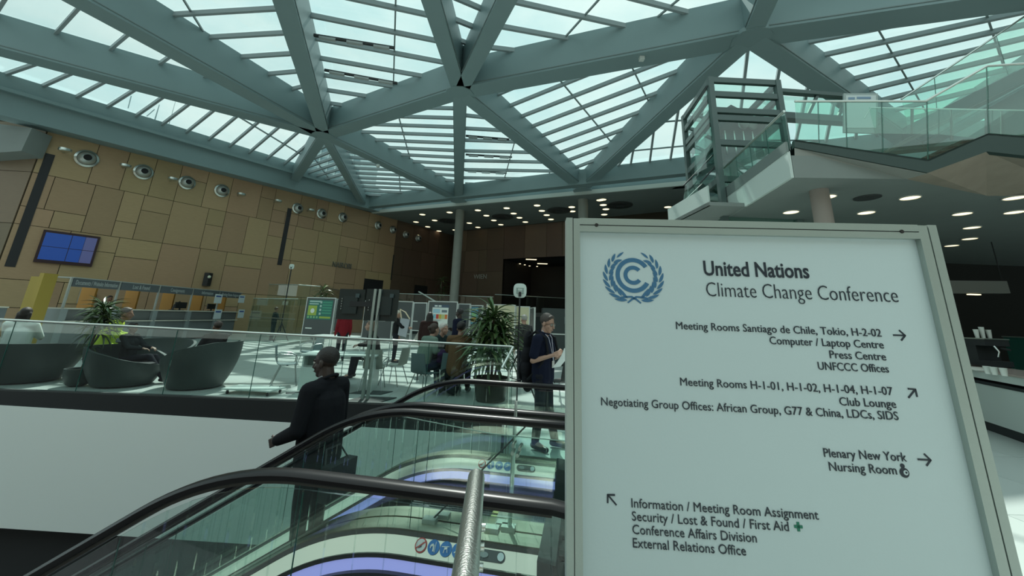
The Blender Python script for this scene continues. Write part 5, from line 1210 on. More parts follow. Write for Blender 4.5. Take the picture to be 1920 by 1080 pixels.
# ================================================================== PEOPLE
def fuse(q, name, m, voxel, parent, smooth_it=2):
    """voxel-fuse the collected solids into one continuous surface"""
    me = q.mesh('tmp', m); o = bpy.data.objects.new('tmp', me); col.objects.link(o)
    r = o.modifiers.new('r', 'REMESH'); r.mode = 'VOXEL'; r.voxel_size = voxel; r.use_smooth_shade = True
    if smooth_it: s = o.modifiers.new('s', 'SMOOTH'); s.iterations = smooth_it; s.factor = .5
    dg = bpy.context.evaluated_depsgraph_get(); nm = bpy.data.meshes.new_from_object(o.evaluated_get(dg)); nm.name = name
    bpy.data.objects.remove(o); bpy.data.meshes.remove(me)
    nm.polygons.foreach_set('use_smooth', [True]*len(nm.polygons))
    k = bpy.data.objects.new(name, nm); col.objects.link(k); k.parent = parent; return k
def cone(q, a, b_, ra, rb_, n=12, sq=1.0, sd_=None):
    """rounded tapered limb"""
    a, b_ = V(a), V(b_); L_ = (b_-a).length
    if L_ < 1e-5: return q.ell(a, ra, n, 8)
    d = (b_-a)/L_; pts = []; rs = []
    for t in (-1, -.8, -.45, 0): pts.append(a+d*ra*t); rs.append(max(.002, ra*math.sqrt(max(0, 1-t*t))))
    for t in (0, .45, .8, 1): pts.append(b_+d*rb_*t); rs.append(max(.002, rb_*math.sqrt(max(0, 1-t*t))))
    q.tube(pts, rs, n); return q
SK = {'light': (.36, .22, .16), 'dark': (.035, .020, .015), 'mid': (.22, .13, .09)}
def skin(k): return mat('skin_'+k, SK[k], .55, var=.05, vscale=10)
def cloth(n, c): return mat('cloth_'+n, c, .9, var=.12, vscale=7, bump=.25, bscale=18, spec=.15)
def hand(q, W_, d, palm, s=1.0, curl=.6):
    """palm + five fingers from wrist W_, pointing along d, palm normal `palm`; fingers curl towards the palm side"""
    d = V(d).normalized(); pn = V(palm); pn = (pn-d*pn.dot(d)).normalized(); sd_ = d.cross(pn)
    cone(q, W_, W_+d*.03*s, .025*s, .026*s, 8)
    for j in range(4):
        o = (j-1.5)*.019*s; k0 = W_+d*.03*s+sd_*o*.8; k1 = W_+d*.088*s+sd_*o; cone(q, k0, k1, .014*s, .0115*s, 6)
        L_ = (.040, .046, .043, .033)[j]*s; a1, a2 = curl*.7, curl*1.5
        p1 = k1+(d*math.cos(a1)+pn*math.sin(a1))*L_; p2 = p1+(d*math.cos(a2)+pn*math.sin(a2))*L_*.75; p3 = p2+(d*math.cos(a2*1.3)+pn*math.sin(a2*1.3))*L_*.5
        cone(q, k1, p1, .0098*s, .009*s, 6); cone(q, p1, p2, .009*s, .0082*s, 6); cone(q, p2, p3, .0082*s, .007*s, 6)
    t0 = W_+d*.025*s-sd_*.024*s; t1 = t0-sd_*.026*s+d*.032*s+pn*.012*s; t2 = t1+d*.030*s+pn*.014*s
    cone(q, t0, t1, .013*s, .0105*s, 6); cone(q, t1, t2, .0105*s, .008*s, 6)
def head_parts(t, c, yaw, pitch, sk, hair, hairm, voxel, face=True, roll=0, body=None, hairstyle='short', hs=1.0):
    c = V(c); rot = Matrix.Rotation(yaw, 3, 'Z') @ Matrix.Rotation(pitch, 3, 'X') @ Matrix.Rotation(roll, 3, 'Y')
    def P(x, y, z): return c + rot @ V((x, y, z))
    q = body; K0 = len(q.v)
    def grow(m_, k=0): m_.v = m_.v[:k]+[c+(v-c)*hs for v in m_.v[k:]]
    q.ell(P(0, -.012, .045), (.076, .096, .088), 16, 12, rot); q.ell(P(0, .018, -.02), (.062, .074, .085), 14, 10, rot); q.ell(P(0, .052, -.078), (.034, .030, .026), 10, 8, rot)
    cone(q, P(0, .088, .022), P(0, .108, -.018), .009, .014, 8)
    k0_ = K0
    for s in (-1, 1):
        q.ell(P(s*.078, -.008, .0), (.010, .020, .032), 8, 8, rot)
        q.ell(P(s*.032, .078, .034), (.022, .014, .009), 8, 6, rot)
        q.ell(P(s*.040, .062, -.02), (.020, .018, .020), 8, 6, rot)
    q.ell(P(0, .088, -.046), (.024, .012, .007), 8, 6, rot); q.ell(P(0, .085, -.058), (.020, .012, .007), 8, 6, rot)
    ex = []
    if face:
        for s in (-1, 1):
            e = MB(); e.ell(P(s*.031, .079, .018), .0125, 12, 8); ex.append((e, 'eye', mat('eye_white', (.55, .55, .52), .3)))
            e = MB(); e.ell(P(s*.031, .0885, .018), (.006, .006, .006), 8, 6); ex.append((e, 'iris', mat('eye_dark', (.02, .015, .01), .2)))
            e = MB(); cone(e, P(s*.016, .092, .037), P(s*.048, .082, .040), .0045, .003, 6); ex.append((e, 'eyebrow', hairm))
        e = MB(); cone(e, P(-.018, .0965, -.052), P(.018, .0965, -.052), .003, .003, 6); ex.append((e, 'mouth', mat('lip', (.22, .09, .08), .5) if sk != 'dark' else mat('lip_dark', (.03, .012, .012), .5)))
        for e, n_, m in ex: grow(e); e.build(n_, m, t, True)
    grow(q, K0)
    if hair:
        h = MB()
        if hairstyle == 'cropped': h.ell(P(0, -.020, .054), (.0785, .0955, .086), 18, 12, rot)
        else: h.ell(P(0, -.024, .060), (.083, .098, .090), 18, 12, rot)
        if hairstyle in ('long', 'bun'):
            h.ell(P(0, -.05, .01), (.078, .07, .09), 14, 10, rot)
        if hairstyle == 'long':
            for k in range(7):
                x = -.07+.0233*k; cone(h, P(x, -.055, .02), c+rot @ V((x*1.25, -.075+.02*(k % 2), 0))+V((0, 0, -.24)), .036, .020, 8)
        if hairstyle == 'bun': h.ell(P(0, -.13, .05), .042, 10, 8)
        if hairstyle == 'beanie': h.ell(P(0, -.012, .075), (.090, .105, .085), 16, 10, rot)
        if hairstyle == 'short':
            for k in range(9): h.ell(P(-.05+.0125*k, .05-.002*abs(k-4), .118-.0012*(k-4)**2), .018, 8, 6)
        grow(h); fuse(h, 'hair' if hairstyle != 'beanie' else 'beanie', hairm, max(voxel, .008), t, 1)
    return P
def person(name, loc, face_, label, pose, top, bottom, sk='light', hair=(.03, .025, .02), scale=1.0, voxel=.014, shoes=(.015, .015, .017), group=None,
           hairstyle='short', face=False, sleeves='long', yaw=0, pitch=0, coat=0, top_name='shirt', top_m=None, hs=1.0):
    """pose: joint dictionary in body space (x right, y forward, z up), metres for a 1.78 m figure"""
    t = thing(name, loc, label, 'person', face_, group); t.scale = (scale,)*3
    J = {'hip': (0, 0, .95), 'chest': (0, .0, 1.28), 'neck': (0, -.01, 1.49), 'head': (0, .02, 1.62),
         'shL': (-.185, 0, 1.43), 'shR': (.185, 0, 1.43), 'elL': (-.23, -.02, 1.13), 'elR': (.23, -.02, 1.13), 'wrL': (-.24, .06, .88), 'wrR': (.24, .06, .88),
         'hpL': (-.09, 0, .92), 'hpR': (.09, 0, .92), 'knL': (-.10, .02, .50), 'knR': (.10, .02, .50), 'anL': (-.10, 0, .09), 'anR': (.10, 0, .09),
         'toL': (-.12, .17, .035), 'toR': (.12, .17, .035), 'haL': None, 'haR': None, 'plL': (1, 0, 0), 'plR': (-1, 0, 0), 'curl': .6}
    J.update(pose); g = lambda k: V(J[k])
    skm = skin(sk); hm = mat('hair_%02d_%02d' % (int(hair[0]*100), int(hair[2]*100)), hair, .6, bump=.4, bscale=80)
    b = MB()
    # body: torso, limbs, hands, feet in one continuous surface
    cone(b, g('neck')+V((0, 0, -.04)), g('head')+V((0, -.01, -.03)), .056*hs**2, .052*hs**2)
    cone(b, g('hip'), g('chest'), .085, .085); cone(b, g('shL')*.8+g('chest')*.2, g('shR')*.8+g('chest')*.2, .035, .035)
    for s in 'LR':
        cone(b, g('sh'+s).lerp(g('el'+s), .1), g('el'+s), .040, .034); cone(b, g('el'+s), g('wr'+s), .037, .025)
        if J['ha'+s] is not False:
            hd = V(J['ha'+s]) if J['ha'+s] else (g('wr'+s)-g('el'+s)); hand(b, g('wr'+s), hd, J['pl'+s], 1.0, J['curl'])
        cone(b, g('hp'+s), g('kn'+s), .065, .046); cone(b, g('kn'+s), g('an'+s), .046, .032); cone(b, g('an'+s), g('to'+s), .036, .03)
    head_parts(t, g('head'), yaw, pitch, sk, hair is not None, hm, voxel, face, 0, b, hairstyle, hs)
    fuse(b, 'body', skm, voxel*.8 if not face else .0062, t, 1)
    # upper garment
    tm = top_m or cloth(top[0], top[1]); c = MB(); r = 1.0+coat*.25
    q0, q1 = g('hip'), g('chest'); side = V((1, 0, 0)); 
    for s in (-1, 1):
        cone(c, q0+V((s*.05, 0, -.02-coat*.12)), q1+V((s*.06, 0, 0)), .118*r+coat*.02, .122*r); cone(c, q1+V((s*.07, 0, 0)), g('neck')+V((s*.07, 0, -.10)), .105*r, .07*r)
    cone(c, q0+V((0, -.02, -.02-coat*.1)), q1+V((0, -.02, 0)), .115*r, .115*r); cone(c, q1+V((0, -.02, 0)), g('neck')+V((0, -.01, -.11)), .112*r, .08*r)
    for s in 'LR': cone(c, g('neck')+V((0, -.01, -.04)), g('sh'+s), .07, .06*r)
    cone(c, g('shL')+V((.02, 0, 0)), g('shR')-V((.02, 0, 0)), .068*r, .068*r); cone(c, g('neck')+V((0, 0, -.08)), g('neck')+V((0, -.005, -.03)), .075, .062)
    for s in 'LR':
        if sleeves == 'long':
            cone(c, g('sh'+s), g('el'+s), .066*r, .054*r); cone(c, g('el'+s), g('wr'+s).lerp(g('el'+s), .06), .054*r, .040*r)
        else: cone(c, g('sh'+s), g('sh'+s).lerp(g('el'+s), .72), .066*r, .062*r)
        if coat > .5: cone(c, g('hp'+s), g('hp'+s).lerp(g('kn'+s), .35), .12, .125)
    fuse(c, top_name, tm, voxel, t, 2)
    # trousers
    c = MB(); cone(c, g('hpL'), g('hpR'), .105, .105); cone(c, g('hip')+V((0, 0, .02)), (g('hpL')+g('hpR'))/2, .12, .11)
    for s in 'LR': cone(c, g('hp'+s), g('kn'+s), .095, .070); cone(c, g('kn'+s), g('an'+s)+V((0, 0, .02)), .070, .055)
    fuse(c, 'trousers', cloth(bottom[0], bottom[1]), voxel, t, 2)
    for s in 'LR':
        c = MB(); a, z = g('an'+s), g('to'+s); d = (z-a); d.z = 0; d.normalize()
        cone(c, a+V((0, 0, -.035))-d*.03, z+V((0, 0, .003)), .042, .036, 10); cone(c, a+V((0, 0, .0)), a+V((0, 0, -.03)), .044, .044, 10)
        lo = min(a.z, z.z)-.035; c.v = [V((v.x, v.y, max(v.z, lo))) for v in c.v] if a.z < .2 else c.v
        fuse(c, 'shoe', mat('shoe_%02d' % int(shoes[0]*100), shoes, .4), max(.008, voxel*.7), t, 1)
    return t
SIT = {'hip': (0, 0, .54), 'chest': (0, .02, .86), 'neck': (0, .03, 1.08), 'head': (0, .07, 1.21), 'shL': (-.18, .02, 1.02), 'shR': (.18, .02, 1.02),
       'elL': (-.23, .14, .78), 'elR': (.23, .14, .78), 'wrL': (-.14, .36, .76), 'wrR': (.14, .36, .76), 'hpL': (-.09, .02, .50), 'hpR': (.09, .02, .50),
       'knL': (-.12, .44, .50), 'knR': (.12, .44, .50), 'anL': (-.12, .48, .10), 'anR': (.12, .48, .10), 'toL': (-.13, .64, .035), 'toR': (.13, .64, .035), 'plL': (0, 0, -1), 'plR': (0, 0, -1)}
def sit(**k): d = dict(SIT); d.update(k); return d
def lean(p, dy):                                                # torso leaning forward
    d = dict(p)
    for k, f in (('chest', .5), ('neck', 1), ('head', 1.25), ('shL', .9), ('shR', .9)): x, y, z = d[k]; d[k] = (x, y+dy*f, z-abs(dy)*f*.25)
    return d
# --- suited man riding down the farther escalator, seen from behind and the left
sp_ = ew(-2.37, 3.52, 0); zf = ez(-2.42)
zf = 1.29-1.745
pm_ = {'hip': (0, 0, .95), 'chest': (0, .015, 1.27), 'neck': (0, .02, 1.49), 'head': (.0, .065, 1.615), 'shL': (-.20, .02, 1.405), 'shR': (.20, .02, 1.405),
       'elL': (-.27, .02, 1.10), 'elR': (.27, .04, 1.10), 'wrL': (-.25, .24, 1.00), 'wrR': (.27, .16, .88), 'curl': .9}
man = person('person', V((sp_.x, sp_.y, zf)), R(72), 'bald man in a black suit riding down the escalator, seen from behind', pm_, ('suit_black', (.010, .011, .014)), ('suit_black', (.010, .011, .014)),
             'dark', (.012, .009, .008), 1.0, .010, face=True, hairstyle='cropped', coat=.95, top_name='jacket', yaw=R(8), pitch=R(-6), hs=1.14)
# shirt collar and jacket collar
q = MB()
def ringpts(rx, ry, z, tilt, c=(0, .02)): return [V((c[0]+rx*math.cos(2*math.pi*i/20), c[1]+ry*math.sin(2*math.pi*i/20), z-tilt*math.sin(2*math.pi*i/20))) for i in range(21)]
q.tube(ringpts(.074, .078, 1.515, .035)[:11], .007, 6); q.build('shirt_collar', mat('shirt_white', (.30, .32, .34), .7), man, True)
q = MB(); q.tube(ringpts(.082, .086, 1.485, .045), .014, 8); q.build('jacket_collar', cloth('suit_black', (.010, .011, .014)), man, True)
q = MB(); q.box((.13, -.17, .60), (.30, .02, .78)); q.box((-.3, -.1, .62), (-.22, .05, .8)) ; q = MB(); q.box((-.02, -.06, 0), (.02, 0, .02)); 
b_ = MB().box((-.16, -.05, 0), (.16, .05, .26)); bg_ = b_.build('briefcase_body', M_BLACK)
bg_.name = 'shoulder_bag'; bg_.location = V((sp_.x+.10, sp_.y-.02, zf+.60)); bg_.rotation_euler = (0, 0, R(72)); tag(bg_, 'small black bag hanging at the hip of the suited man', 'bag')
bg_.location += V((.17, -.15, 0)); MB().tube([(-.13, .04, .26), (-.08, .09, .36), (.08, .09, .36), (.13, .04, .26)], .008, 6).build('strap', M_BLACK, bg_)
# --- man with rucksack reading papers
rp = onz(1017, 842, 0); RF = R(-122)                             # faces right and a little away
pr_ = {'hip': (0, -.01, .96), 'chest': (0, .0, 1.28), 'neck': (0, .0, 1.48), 'head': (0, .05, 1.60), 'shL': (-.2, .0, 1.40), 'shR': (.2, .0, 1.40),
       'elR': (.25, -.04, 1.12), 'wrR': (.12, .19, 1.20), 'elL': (-.25, .0, 1.12), 'wrL': (-.10, .20, 1.18), 'haR': (-.45, .9, .35), 'haL': (.3, .95, .3), 'plR': (-.6, -.2, .3), 'plL': (.8, 0, .2),
       'knL': (-.13, .02, .50), 'knR': (.10, .0, .50), 'anL': (-.16, .10, .09), 'anR': (.10, -.06, .09), 'toL': (-.20, .28, .035), 'toR': (.13, .12, .035), 'curl': .75}
rd = person('person', V((rp.x, rp.y, 0)), RF, 'man in a navy polo shirt and glasses standing and reading papers beside the sign', pr_, ('navy', (.008, .011, .026)), ('black_jeans', (.014, .016, .022)),
            'light', (.05, .04, .034), .985, .009, coat=.42, hs=1.06, face=True, sleeves='short', pitch=R(-14), hairstyle='short', yaw=R(-5))
H0 = V(pr_['head']); hr = Matrix.Rotation(R(-5), 3, 'Z') @ Matrix.Rotation(R(-14), 3, 'X')
def HP(x, y, z): return H0 + hr @ V((x, y, z))
gq = MB(); 
for s in (-1, 1):
    gq.tube([HP(s*.034+.026*math.cos(a), .098, .015+.018*math.sin(a)) for a in [2*math.pi*i/14 for i in range(15)]], .0022, 5, False); gq.tube([HP(s*.060, .096, .02), HP(s*.079, .0, .012)], .0022, 5)
gq.tube([HP(-.009, .099, .018), HP(.009, .099, .018)], .0022, 5); gl_ = gq.build('glasses', mat('spectacle_frame', (.10, .08, .06), .3, .5), rd)
for s in (-1, 1): MB().prism([HP(s*.034+.024*math.cos(2*math.pi*i/12), .098, .015+.016*math.sin(2*math.pi*i/12)) for i in range(12)], (0, .0015, 0)).build('lens', glass('lens_glass', (.9, .95, .95), .12), gl_)
q = MB(); q.tube([(-.065, .0, 1.52), (-.05, .10, 1.42), (-.01, .145, 1.20), (.0, .15, 1.12)], .006, 6); q.tube([(.065, 0, 1.52), (.05, .10, 1.42), (.02, .145, 1.2), (.0, .15, 1.12)], .006, 6)
q.build('lanyard', mat('lanyard_pale', (.4, .42, .5), .6), rd); MB().box((-.035, .145, 1.03), (.035, .152, 1.12)).build('badge', mat('badge_white', (.5, .5, .48), .5), rd)
q = MB(); q.tube(ringpts(.072, .075, 1.49, .02, (0, .0)), .013, 8); q.build('polo_collar', cloth('navy', (.008, .011, .026)), rd, True)
# rucksack on his back
bp = thing('rucksack', rd.location + Matrix.Rotation(RF, 3, 'Z') @ V((0, -.24, 1.02)), 'black rucksack on the back of the man reading papers', 'rucksack', RF)
q = MB()
for z, wx, wy in ((-.2, .13, .07), (-.05, .145, .095), (.12, .14, .09), (.30, .11, .06)): q.ell((0, 0, z), (wx, wy, .16), 16, 10)
fuse(q, 'bag_body', cloth('bag_black', (.014, .015, .018)), .012, bp, 2)
q = MB(); q.ell((0, -.09, -.08), (.10, .05, .14), 14, 10); q.build('front_pocket', cloth('bag_black', (.014, .015, .018)), bp, True)
for s in (-1, 1): MB().tube([(s*.09, .05, .38), (s*.13, .18, .46), (s*.14, .34, .38), (s*.15, .38, .20), (s*.17, .26, .0), (s*.12, .06, -.18)], .018, 8).build('shoulder_strap', cloth('bag_black', (.014, .015, .018)), bp, True)
MB().tube([(-.03, .04, .45), (0, .02, .5), (.03, .04, .45)], .008, 6).build('carry_loop', M_BLACK, bp, True)
# papers in his hands
pc = rd.location + Matrix.Rotation(RF, 3, 'Z') @ V((.12, .33, 1.19))
pp = thing('papers', pc, 'white printed papers held by the man in the navy polo shirt', 'papers', RF)
for i in range(3):
    a = R(3*i-2); rot = Matrix.Rotation(R(-28), 3, 'X') @ Matrix.Rotation(a, 3, 'Z'); q = MB(); n = 6; vs = []
    for k in range(n+1):
        for j in range(2): vs.append(rot @ V(((-.11, .11)[j]+.006*i, .035*math.sin(k/n*2.2)-.006*i, -.17+.30*k/n)))
    q.add(vs, [(2*k, 2*k+1, 2*k+3, 2*k+2) for k in range(n)]); q.add([v+V((0, .0015, 0)) for v in vs], [(2*k+2, 2*k+3, 2*k+1, 2*k) for k in range(n)])
    q.build('sheet', mat('paper_white', (.66, .72, .72), .7), pp)
# --- others
def P0(px, Y): p = ony(px, 640, Y); return V((p.x, Y, 0))
def Pu(px, Y, z): return V((ony(px, 600, Y).x, Y, z))
teal = (.08, .14, .12)
person('person', Pu(45, 8.75, .0), R(25), 'long-haired person in a white top seated in the leftmost armchair', lean(sit(), -.05), ('white', (.62, .68, .66)), ('jeans_dark', (.02, .03, .06)), 'light', (.02, .016, .014), 1.12, .016, hairstyle='long', coat=.55)
person('person', Pu(200, 9.5, .0), R(-60), 'person in a yellow-green jacket leaning forward behind the spiky plant', lean(sit(), .16), ('lime', (.42, .55, .06)), ('grey_trousers', (.10, .12, .12)), 'mid', (.10, .09, .08), 1.2, .016, coat=.55)
person('person', Pu(258, 8.95, .0), R(-85), 'person in dark clothes lounging in the armchair right of the spiky plant, legs stretched out', lean(sit(knL=(-.12, .50, .56), knR=(.08, .52, .58), anL=(-.13, .80, .14), anR=(.02, .86, .12), toL=(-.14, .96, .07), toR=(.02, 1.02, .06)), -.10), ('charcoal', (.02, .026, .028)), ('black_jeans', (.014, .016, .022)), 'mid', (.02, .018, .016), .95, .016)
person('person', Pu(412, 9.0, .0), R(60), 'brown-haired person in black leaning back in the high-backed armchair by the platform', lean(sit(elL=(-.27, .02, .80), wrL=(-.10, .12, .98)), -.02), ('black_knit', (.012, .013, .014)), ('black_jeans', (.014, .016, .022)), 'mid', (.035, .024, .018), 1.0, .016)
person('person', V((XC-1.6, cpt_(262, 575).y, .0)), R(-110), 'dark-dressed clerk bending behind the Lost & Found counter', {'hip': (0, 0, 1.0), 'chest': (0, .08, 1.32), 'neck': (0, .2, 1.52), 'head': (0, .29, 1.62), 'shL': (-.19, .15, 1.46), 'shR': (.19, .15, 1.46)}, ('black_knit', (.012, .013, .014)), ('black_jeans', (.014, .016, .022)), 'mid', (.02, .018, .016), 1.12, .02)
person('person', P0(507, 21.8), R(-40), 'standing person in dark clothes inside the glass booth', {'elL': (-.25, .1, 1.15), 'wrL': (-.12, .3, 1.15), 'elR': (.25, .1, 1.15), 'wrR': (.12, .3, 1.15)}, ('dark_teal', (.02, .035, .036)), ('dark_teal', (.02, .035, .036)), 'mid', (.02, .018, .016), 1.0, .02)
person('person', P0(641, 14.0), R(30), 'person in a dark red top standing behind the left monitor back', {}, ('dark_red', (.16, .012, .018)), ('black_jeans', (.014, .016, .022)), 'mid', (.05, .035, .02), .98, .018)
person('person', P0(741, 14.2), R(-80), 'person half hidden by a board edge, arm raised with a clear carrier bag', {'elR': (.30, .2, 1.2), 'wrR': (.2, .42, 1.18)}, ('black_knit', (.012, .013, .014)), ('black_jeans', (.014, .016, .022)), 'light', (.45, .42, .36), 1.0, .018)
t = thing('carrier_bag', V((ony(757, 610, 14.0).x, 13.95, ony(757, 640, 14.0).z)), 'clear plastic carrier bag with pale handles held beside the display boards', 'bag')
z1 = ony(757, 592, 14).z-t.location.z
q = MB(); q.prism([(-.16, 0, z1-.65), (.12, 0, z1-.72), (.20, 0, z1-.12), (-.12, 0, z1-.08)], (0, .08, 0)); q.build('bag_body', mat('bag_clear', (.30, .33, .36), .4), t)
for d in (0, .08): MB().tube([(-.10, d, z1-.1), (-.18, d, z1+.22), (.02, d, z1+.12), (.19, d, z1-.1)], .014, 6).build('handle', mat('bag_handle', (.55, .48, .34), .6), t)
person('person', P0(802, 11.6), R(10), 'person in a long dark brown coat in front of the poster board, seen from behind', {}, ('brown_dark', (.030, .016, .014)), ('brown_dark', (.030, .016, .014)), 'mid', (.02, .014, .012), .98, .018, coat=1, hairstyle='long')
t = thing('tote_bag', V((ony(785, 620, 11.7).x, 11.65, ony(785, 648, 11.7).z)), 'pale cloth tote bag on the shoulder of the brown-coated person', 'bag')
q = MB(); q.prism([(-.20, 0, 0), (.10, 0, .02), (.17, 0, .35), (.10, 0, .55), (-.05, 0, .3)], (0, .10, 0)); q.build('bag_body', cloth('tote', (.45, .47, .42)), t); MB().tube([(.02, .05, .42), (.16, .05, .72), (.2, .05, .5)], .015, 6).build('strap', cloth('tote', (.45, .47, .42)), t)
person('person', P0(859, 11.2), R(60), 'visitor in a navy jacket standing before the narrow board, seen from behind', {'elR': (.24, .1, 1.15), 'wrR': (.1, .25, 1.2)}, ('navy_dark', (.010, .012, .028)), ('black_jeans', (.014, .016, .022)), 'dark', (.012, .010, .010), 1.05, .016)
gm = person('person', P0(982, 10.6), R(25), 'grey-haired man in dark grey with a rucksack behind the tripod stand', {}, ('grey_coat', (.05, .052, .05)), ('black_jeans', (.014, .016, .022)), 'light', (.32, .31, .29), .99, .016, coat=.3)
b2 = thing('rucksack', gm.location + Matrix.Rotation(R(25), 3, 'Z') @ V((0, -.22, 1.15)), 'dark grey rucksack on the grey-haired man', 'rucksack', R(25))
q = MB(); q.ell((0, 0, 0), (.15, .09, .24), 14, 10); q.build('bag_body', cloth('bag_grey', (.035, .036, .034)), b2, True); MB().tube([(-.1, .05, .2), (-.13, .15, .3), (-.13, .3, .2), (-.14, .3, -.05)], .02, 6).build('shoulder_strap', M_BLACK, b2)
# seated around the tables
person('person', P0(706, 10.6), R(95), 'woman with long light-brown hair seated at the back table right of the monitor stand', lean(sit(), .1), ('black_knit', (.012, .013, .014)), ('black_jeans', (.014, .016, .022)), 'light', (.14, .095, .065), 1.1, .015, hairstyle='long', coat=.2)
person('person', V((ony(793, 640, 8.9).x, 8.95, 0)), R(-45), 'woman in a sage green cardigan with her hair in a bun, writing at the table', lean(sit(), .14), ('sage', (.14, .21, .17)), ('jeans_dark', (.02, .03, .06)), 'light', (.045, .03, .022), 1.12, .014, hairstyle='bun', coat=.2)
person('person', V((ony(815, 640, 9.7).x, 9.75, 0)), R(-120), 'white-haired person bending over the table beside the woman in green', lean(sit(), .12), ('dark_teal', (.02, .035, .036)), ('black_jeans', (.014, .016, .022)), 'light', (.50, .48, .44), 1.12, .015)
person('person', V((ony(858, 640, 8.75).x, 8.8, 0)), R(-8), 'person in a brown jacket and dark beanie seated at the table, seen from behind', lean(sit(), .1), ('brown', (.12, .075, .04)), ('black_jeans', (.014, .016, .022)), 'mid', (.012, .012, .016), 1.15, .014, hairstyle='beanie', coat=.45, top_name='jacket')
# coats draped on the chair
CH = at0(840, 738)
t = thing('draped_coat', V((CH.x, CH.y-.14, .55)), 'purple and dark coats bundled over the chair back of the brown-jacketed person', 'coat')
q = MB(); rr = random.Random(3)
for k in range(16): q.ell((rr.uniform(-.22, .22), rr.uniform(-.1, .08), rr.uniform(.12, .30)), (rr.uniform(.06, .11), .07, rr.uniform(.05, .08)), 10, 8)
fuse(q, 'purple_coat', cloth('purple', (.035, .018, .06)), .014, t, 2)
q = MB()
for k in range(16): q.ell((rr.uniform(-.2, .26), rr.uniform(-.12, .05), rr.uniform(-.42, .10)), (rr.uniform(.08, .13), .08, rr.uniform(.10, .15)), 10, 8)
fuse(q, 'dark_coat', cloth('coat_dark', (.014, .020, .022)), .014, t, 2)
# faint visitor on the lower floor
person('person', V((-7.6, 6.4, -5.0)), R(140), 'dim figure standing on the dark lower floor at the bottom left', {}, ('dim_brown', (.05, .03, .025)), ('black_jeans', (.014, .016, .022)), 'mid', (.02, .018, .016), 1.0, .02)

# ================================================================== PLANTS
M_LEAF = varied('plant_leaf', (.055, .105, .035), .28, .35); M_LEAFP = varied('plant_leaf_pale', (.16, .22, .09), .25, .3); M_TRUNK = mat('trunk', (.10, .075, .05), .8, var=.3, vscale=20)
def leaf_mesh(L_, wd, droop, name):
    n = 6; q = MB(); vs = []
    for i in range(n+1):
        s = i/n; wv = wd*math.sin(math.pi*(s*.92+.06))**.7; y = L_*s*(1-.12*droop*s); z = L_*(.32*s - droop*s*s*.75)
        vs += [V((-wv, y, z+wv*.5)), V((0, y, z)), V((wv, y, z+wv*.5))]
    fs = []
    for i in range(n):
        for j in range(2): a = i*3+j; fs.append((a, a+1, a+4, a+3))
    q.add(vs, fs); return q
LM = [leaf_mesh(.46, .024, d, 'leaf').mesh('leaf', m_, True) for d, m_ in ((.5, M_LEAF), (.9, M_LEAF), (1.3, M_LEAF), (.7, M_LEAFP))]
def plant(loc, label, crowns, pot, leafscale=1.0, n_each=28, seed=1, trunks=()):
    t = thing('potted_plant', loc, label, 'plant'); rg = random.Random(seed)
    for pts, r in trunks: MB().tube(pts, r, 8).build('trunk', M_TRUNK, t, True)
    for (c, k, s) in crowns:
        for i in range(k):
            me = LM[0 if rg.random() < .35 else 1 if rg.random() < .6 else 2] if rg.random() < .85 else LM[3]
            o = bpy.data.objects.new('leaf', me); col.objects.link(o); o.parent = t
            f = i/k; o.location = V(c)+V((0, 0, (f-.5)*.30*s)); o.rotation_euler = (R(rg.uniform(-32, 5)+52*f), rg.uniform(-.3, .3), i*2.399+rg.uniform(-.3, .3)); o.scale = (leafscale*s,)*3
    return t
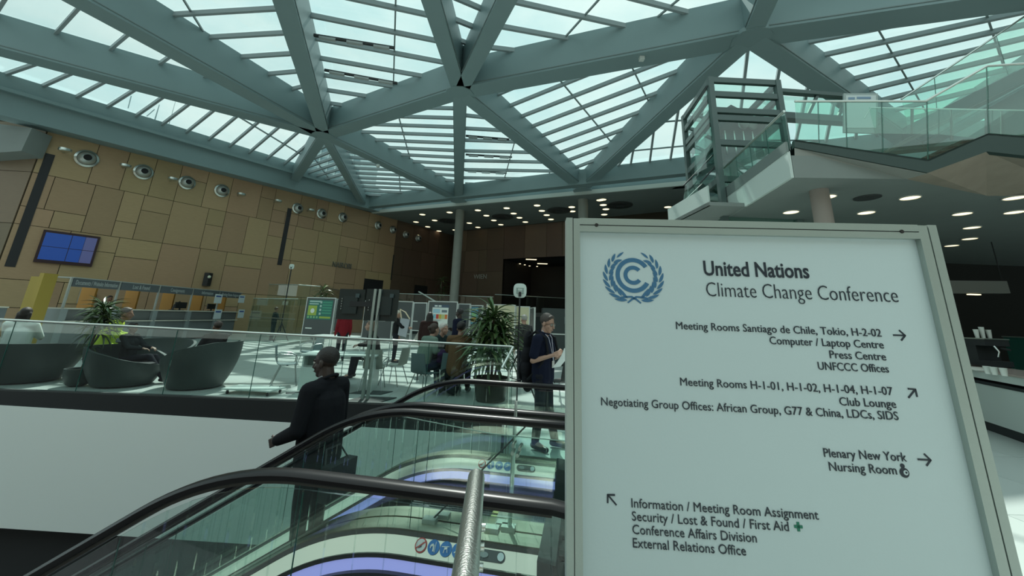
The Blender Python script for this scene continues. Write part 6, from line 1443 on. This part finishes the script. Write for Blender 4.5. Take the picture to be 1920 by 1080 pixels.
# tall plant by the corner of the balustrade
p = V((ony(921, 712, 8.5).x, 8.5, 0))
tp = plant(p, 'tall bushy potted plant by the right end of the balustrade', [((0, 0, 1.62), 46, .8), ((-.14, .05, 1.42), 50, .85), ((.16, -.04, 1.36), 50, .85), ((.0, .1, 1.18), 50, .9), ((-.18, -.08, 1.0), 46, .85), ((.18, .02, .92), 42, .8), ((-.05, 0, .78), 34, .8)],
           None, 1.62, seed=4, trunks=[([(0, 0, .4), (.02, 0, 1.0), (0, 0, 1.6)], .028), ([(-.05, 0, .4), (-.12, 0, 1.0), (-.14, .05, 1.4)], .022), ([(.06, 0, .4), (.14, 0, .9), (.16, -.04, 1.3)], .022)])
q = MB(); q.lathe([(.26, 0), (.30, .02), (.36, .40), (.385, .45), (.35, .45), (.33, .38)], n=30); q.build('planter', mat('planter_bronze', (.06, .05, .04), .35, .3), tp, True); q = MB(); q.lathe([(.33, .36), (.33, .39)], n=24); q.build('soil', mat('soil', (.03, .022, .015), .9), tp)
# spiky plant between the armchairs on the left
p = V((ony(155, 700, 8.5).x, 8.45, 0))
tx = ony(197, 575, 8.45).x-p.x; tz = ony(197, 590, 8.45).z
tp = plant(p, 'spiky plant in a dark bowl planter between the left armchairs', [((tx, 0, tz), 90, .95), ((tx*.9, .05, tz-.28), 60, .9), ((tx*.65, 0, .72), 26, .42), ((tx*.62, 0, .58), 16, .34)], None, 1.0, seed=9,
           trunks=[([(.0, 0, .30), (tx*.5, 0, .8), (tx, 0, tz)], .02), ([(.02, 0, .3), (tx*.45, .02, .5), (tx*.65, 0, .72)], .015)])
q = MB(); q.lathe([(.10, 0), (.17, .04), (.235, .18), (.25, .34), (.22, .34), (.2, .28)], n=26); q.build('planter', M_LNG, tp, True); q = MB(); q.lathe([(.21, .27), (.21, .30)], n=20); q.build('soil', mat('soil', (.03, .022, .015), .9), tp)
# dark plants on the back gallery
for i, (x, y, Y, z) in enumerate([(826, 522, 33.5, ZG), (603, 545, 23.5, 1.6)]):
    p = ony(x, 560, Y); h = ony(x, y, Y).z-z
    tp = plant(V((p.x, Y, z if i == 0 else 0)), ('dark shrub plant on the gallery left of the concrete column', 'small dark plant behind the green poster board')[i], [((0, 0, h*.9+(z if i else 0)), 22, 1.5), ((.2, .1, h*.6+(z if i else 0)), 22, 1.5), ((-.2, 0, h*.4+(z if i else 0)), 18, 1.4)], None, 1.0, seed=20+i, trunks=[([(0, 0, .3), (0, 0, h*.9+(z if i else 0))], .05)])
    q = MB(); q.lathe([(.25, 0), (.34, .5), (.3, .5), (.28, .4)], n=18); q.build('planter', M_BLACK, tp, True)
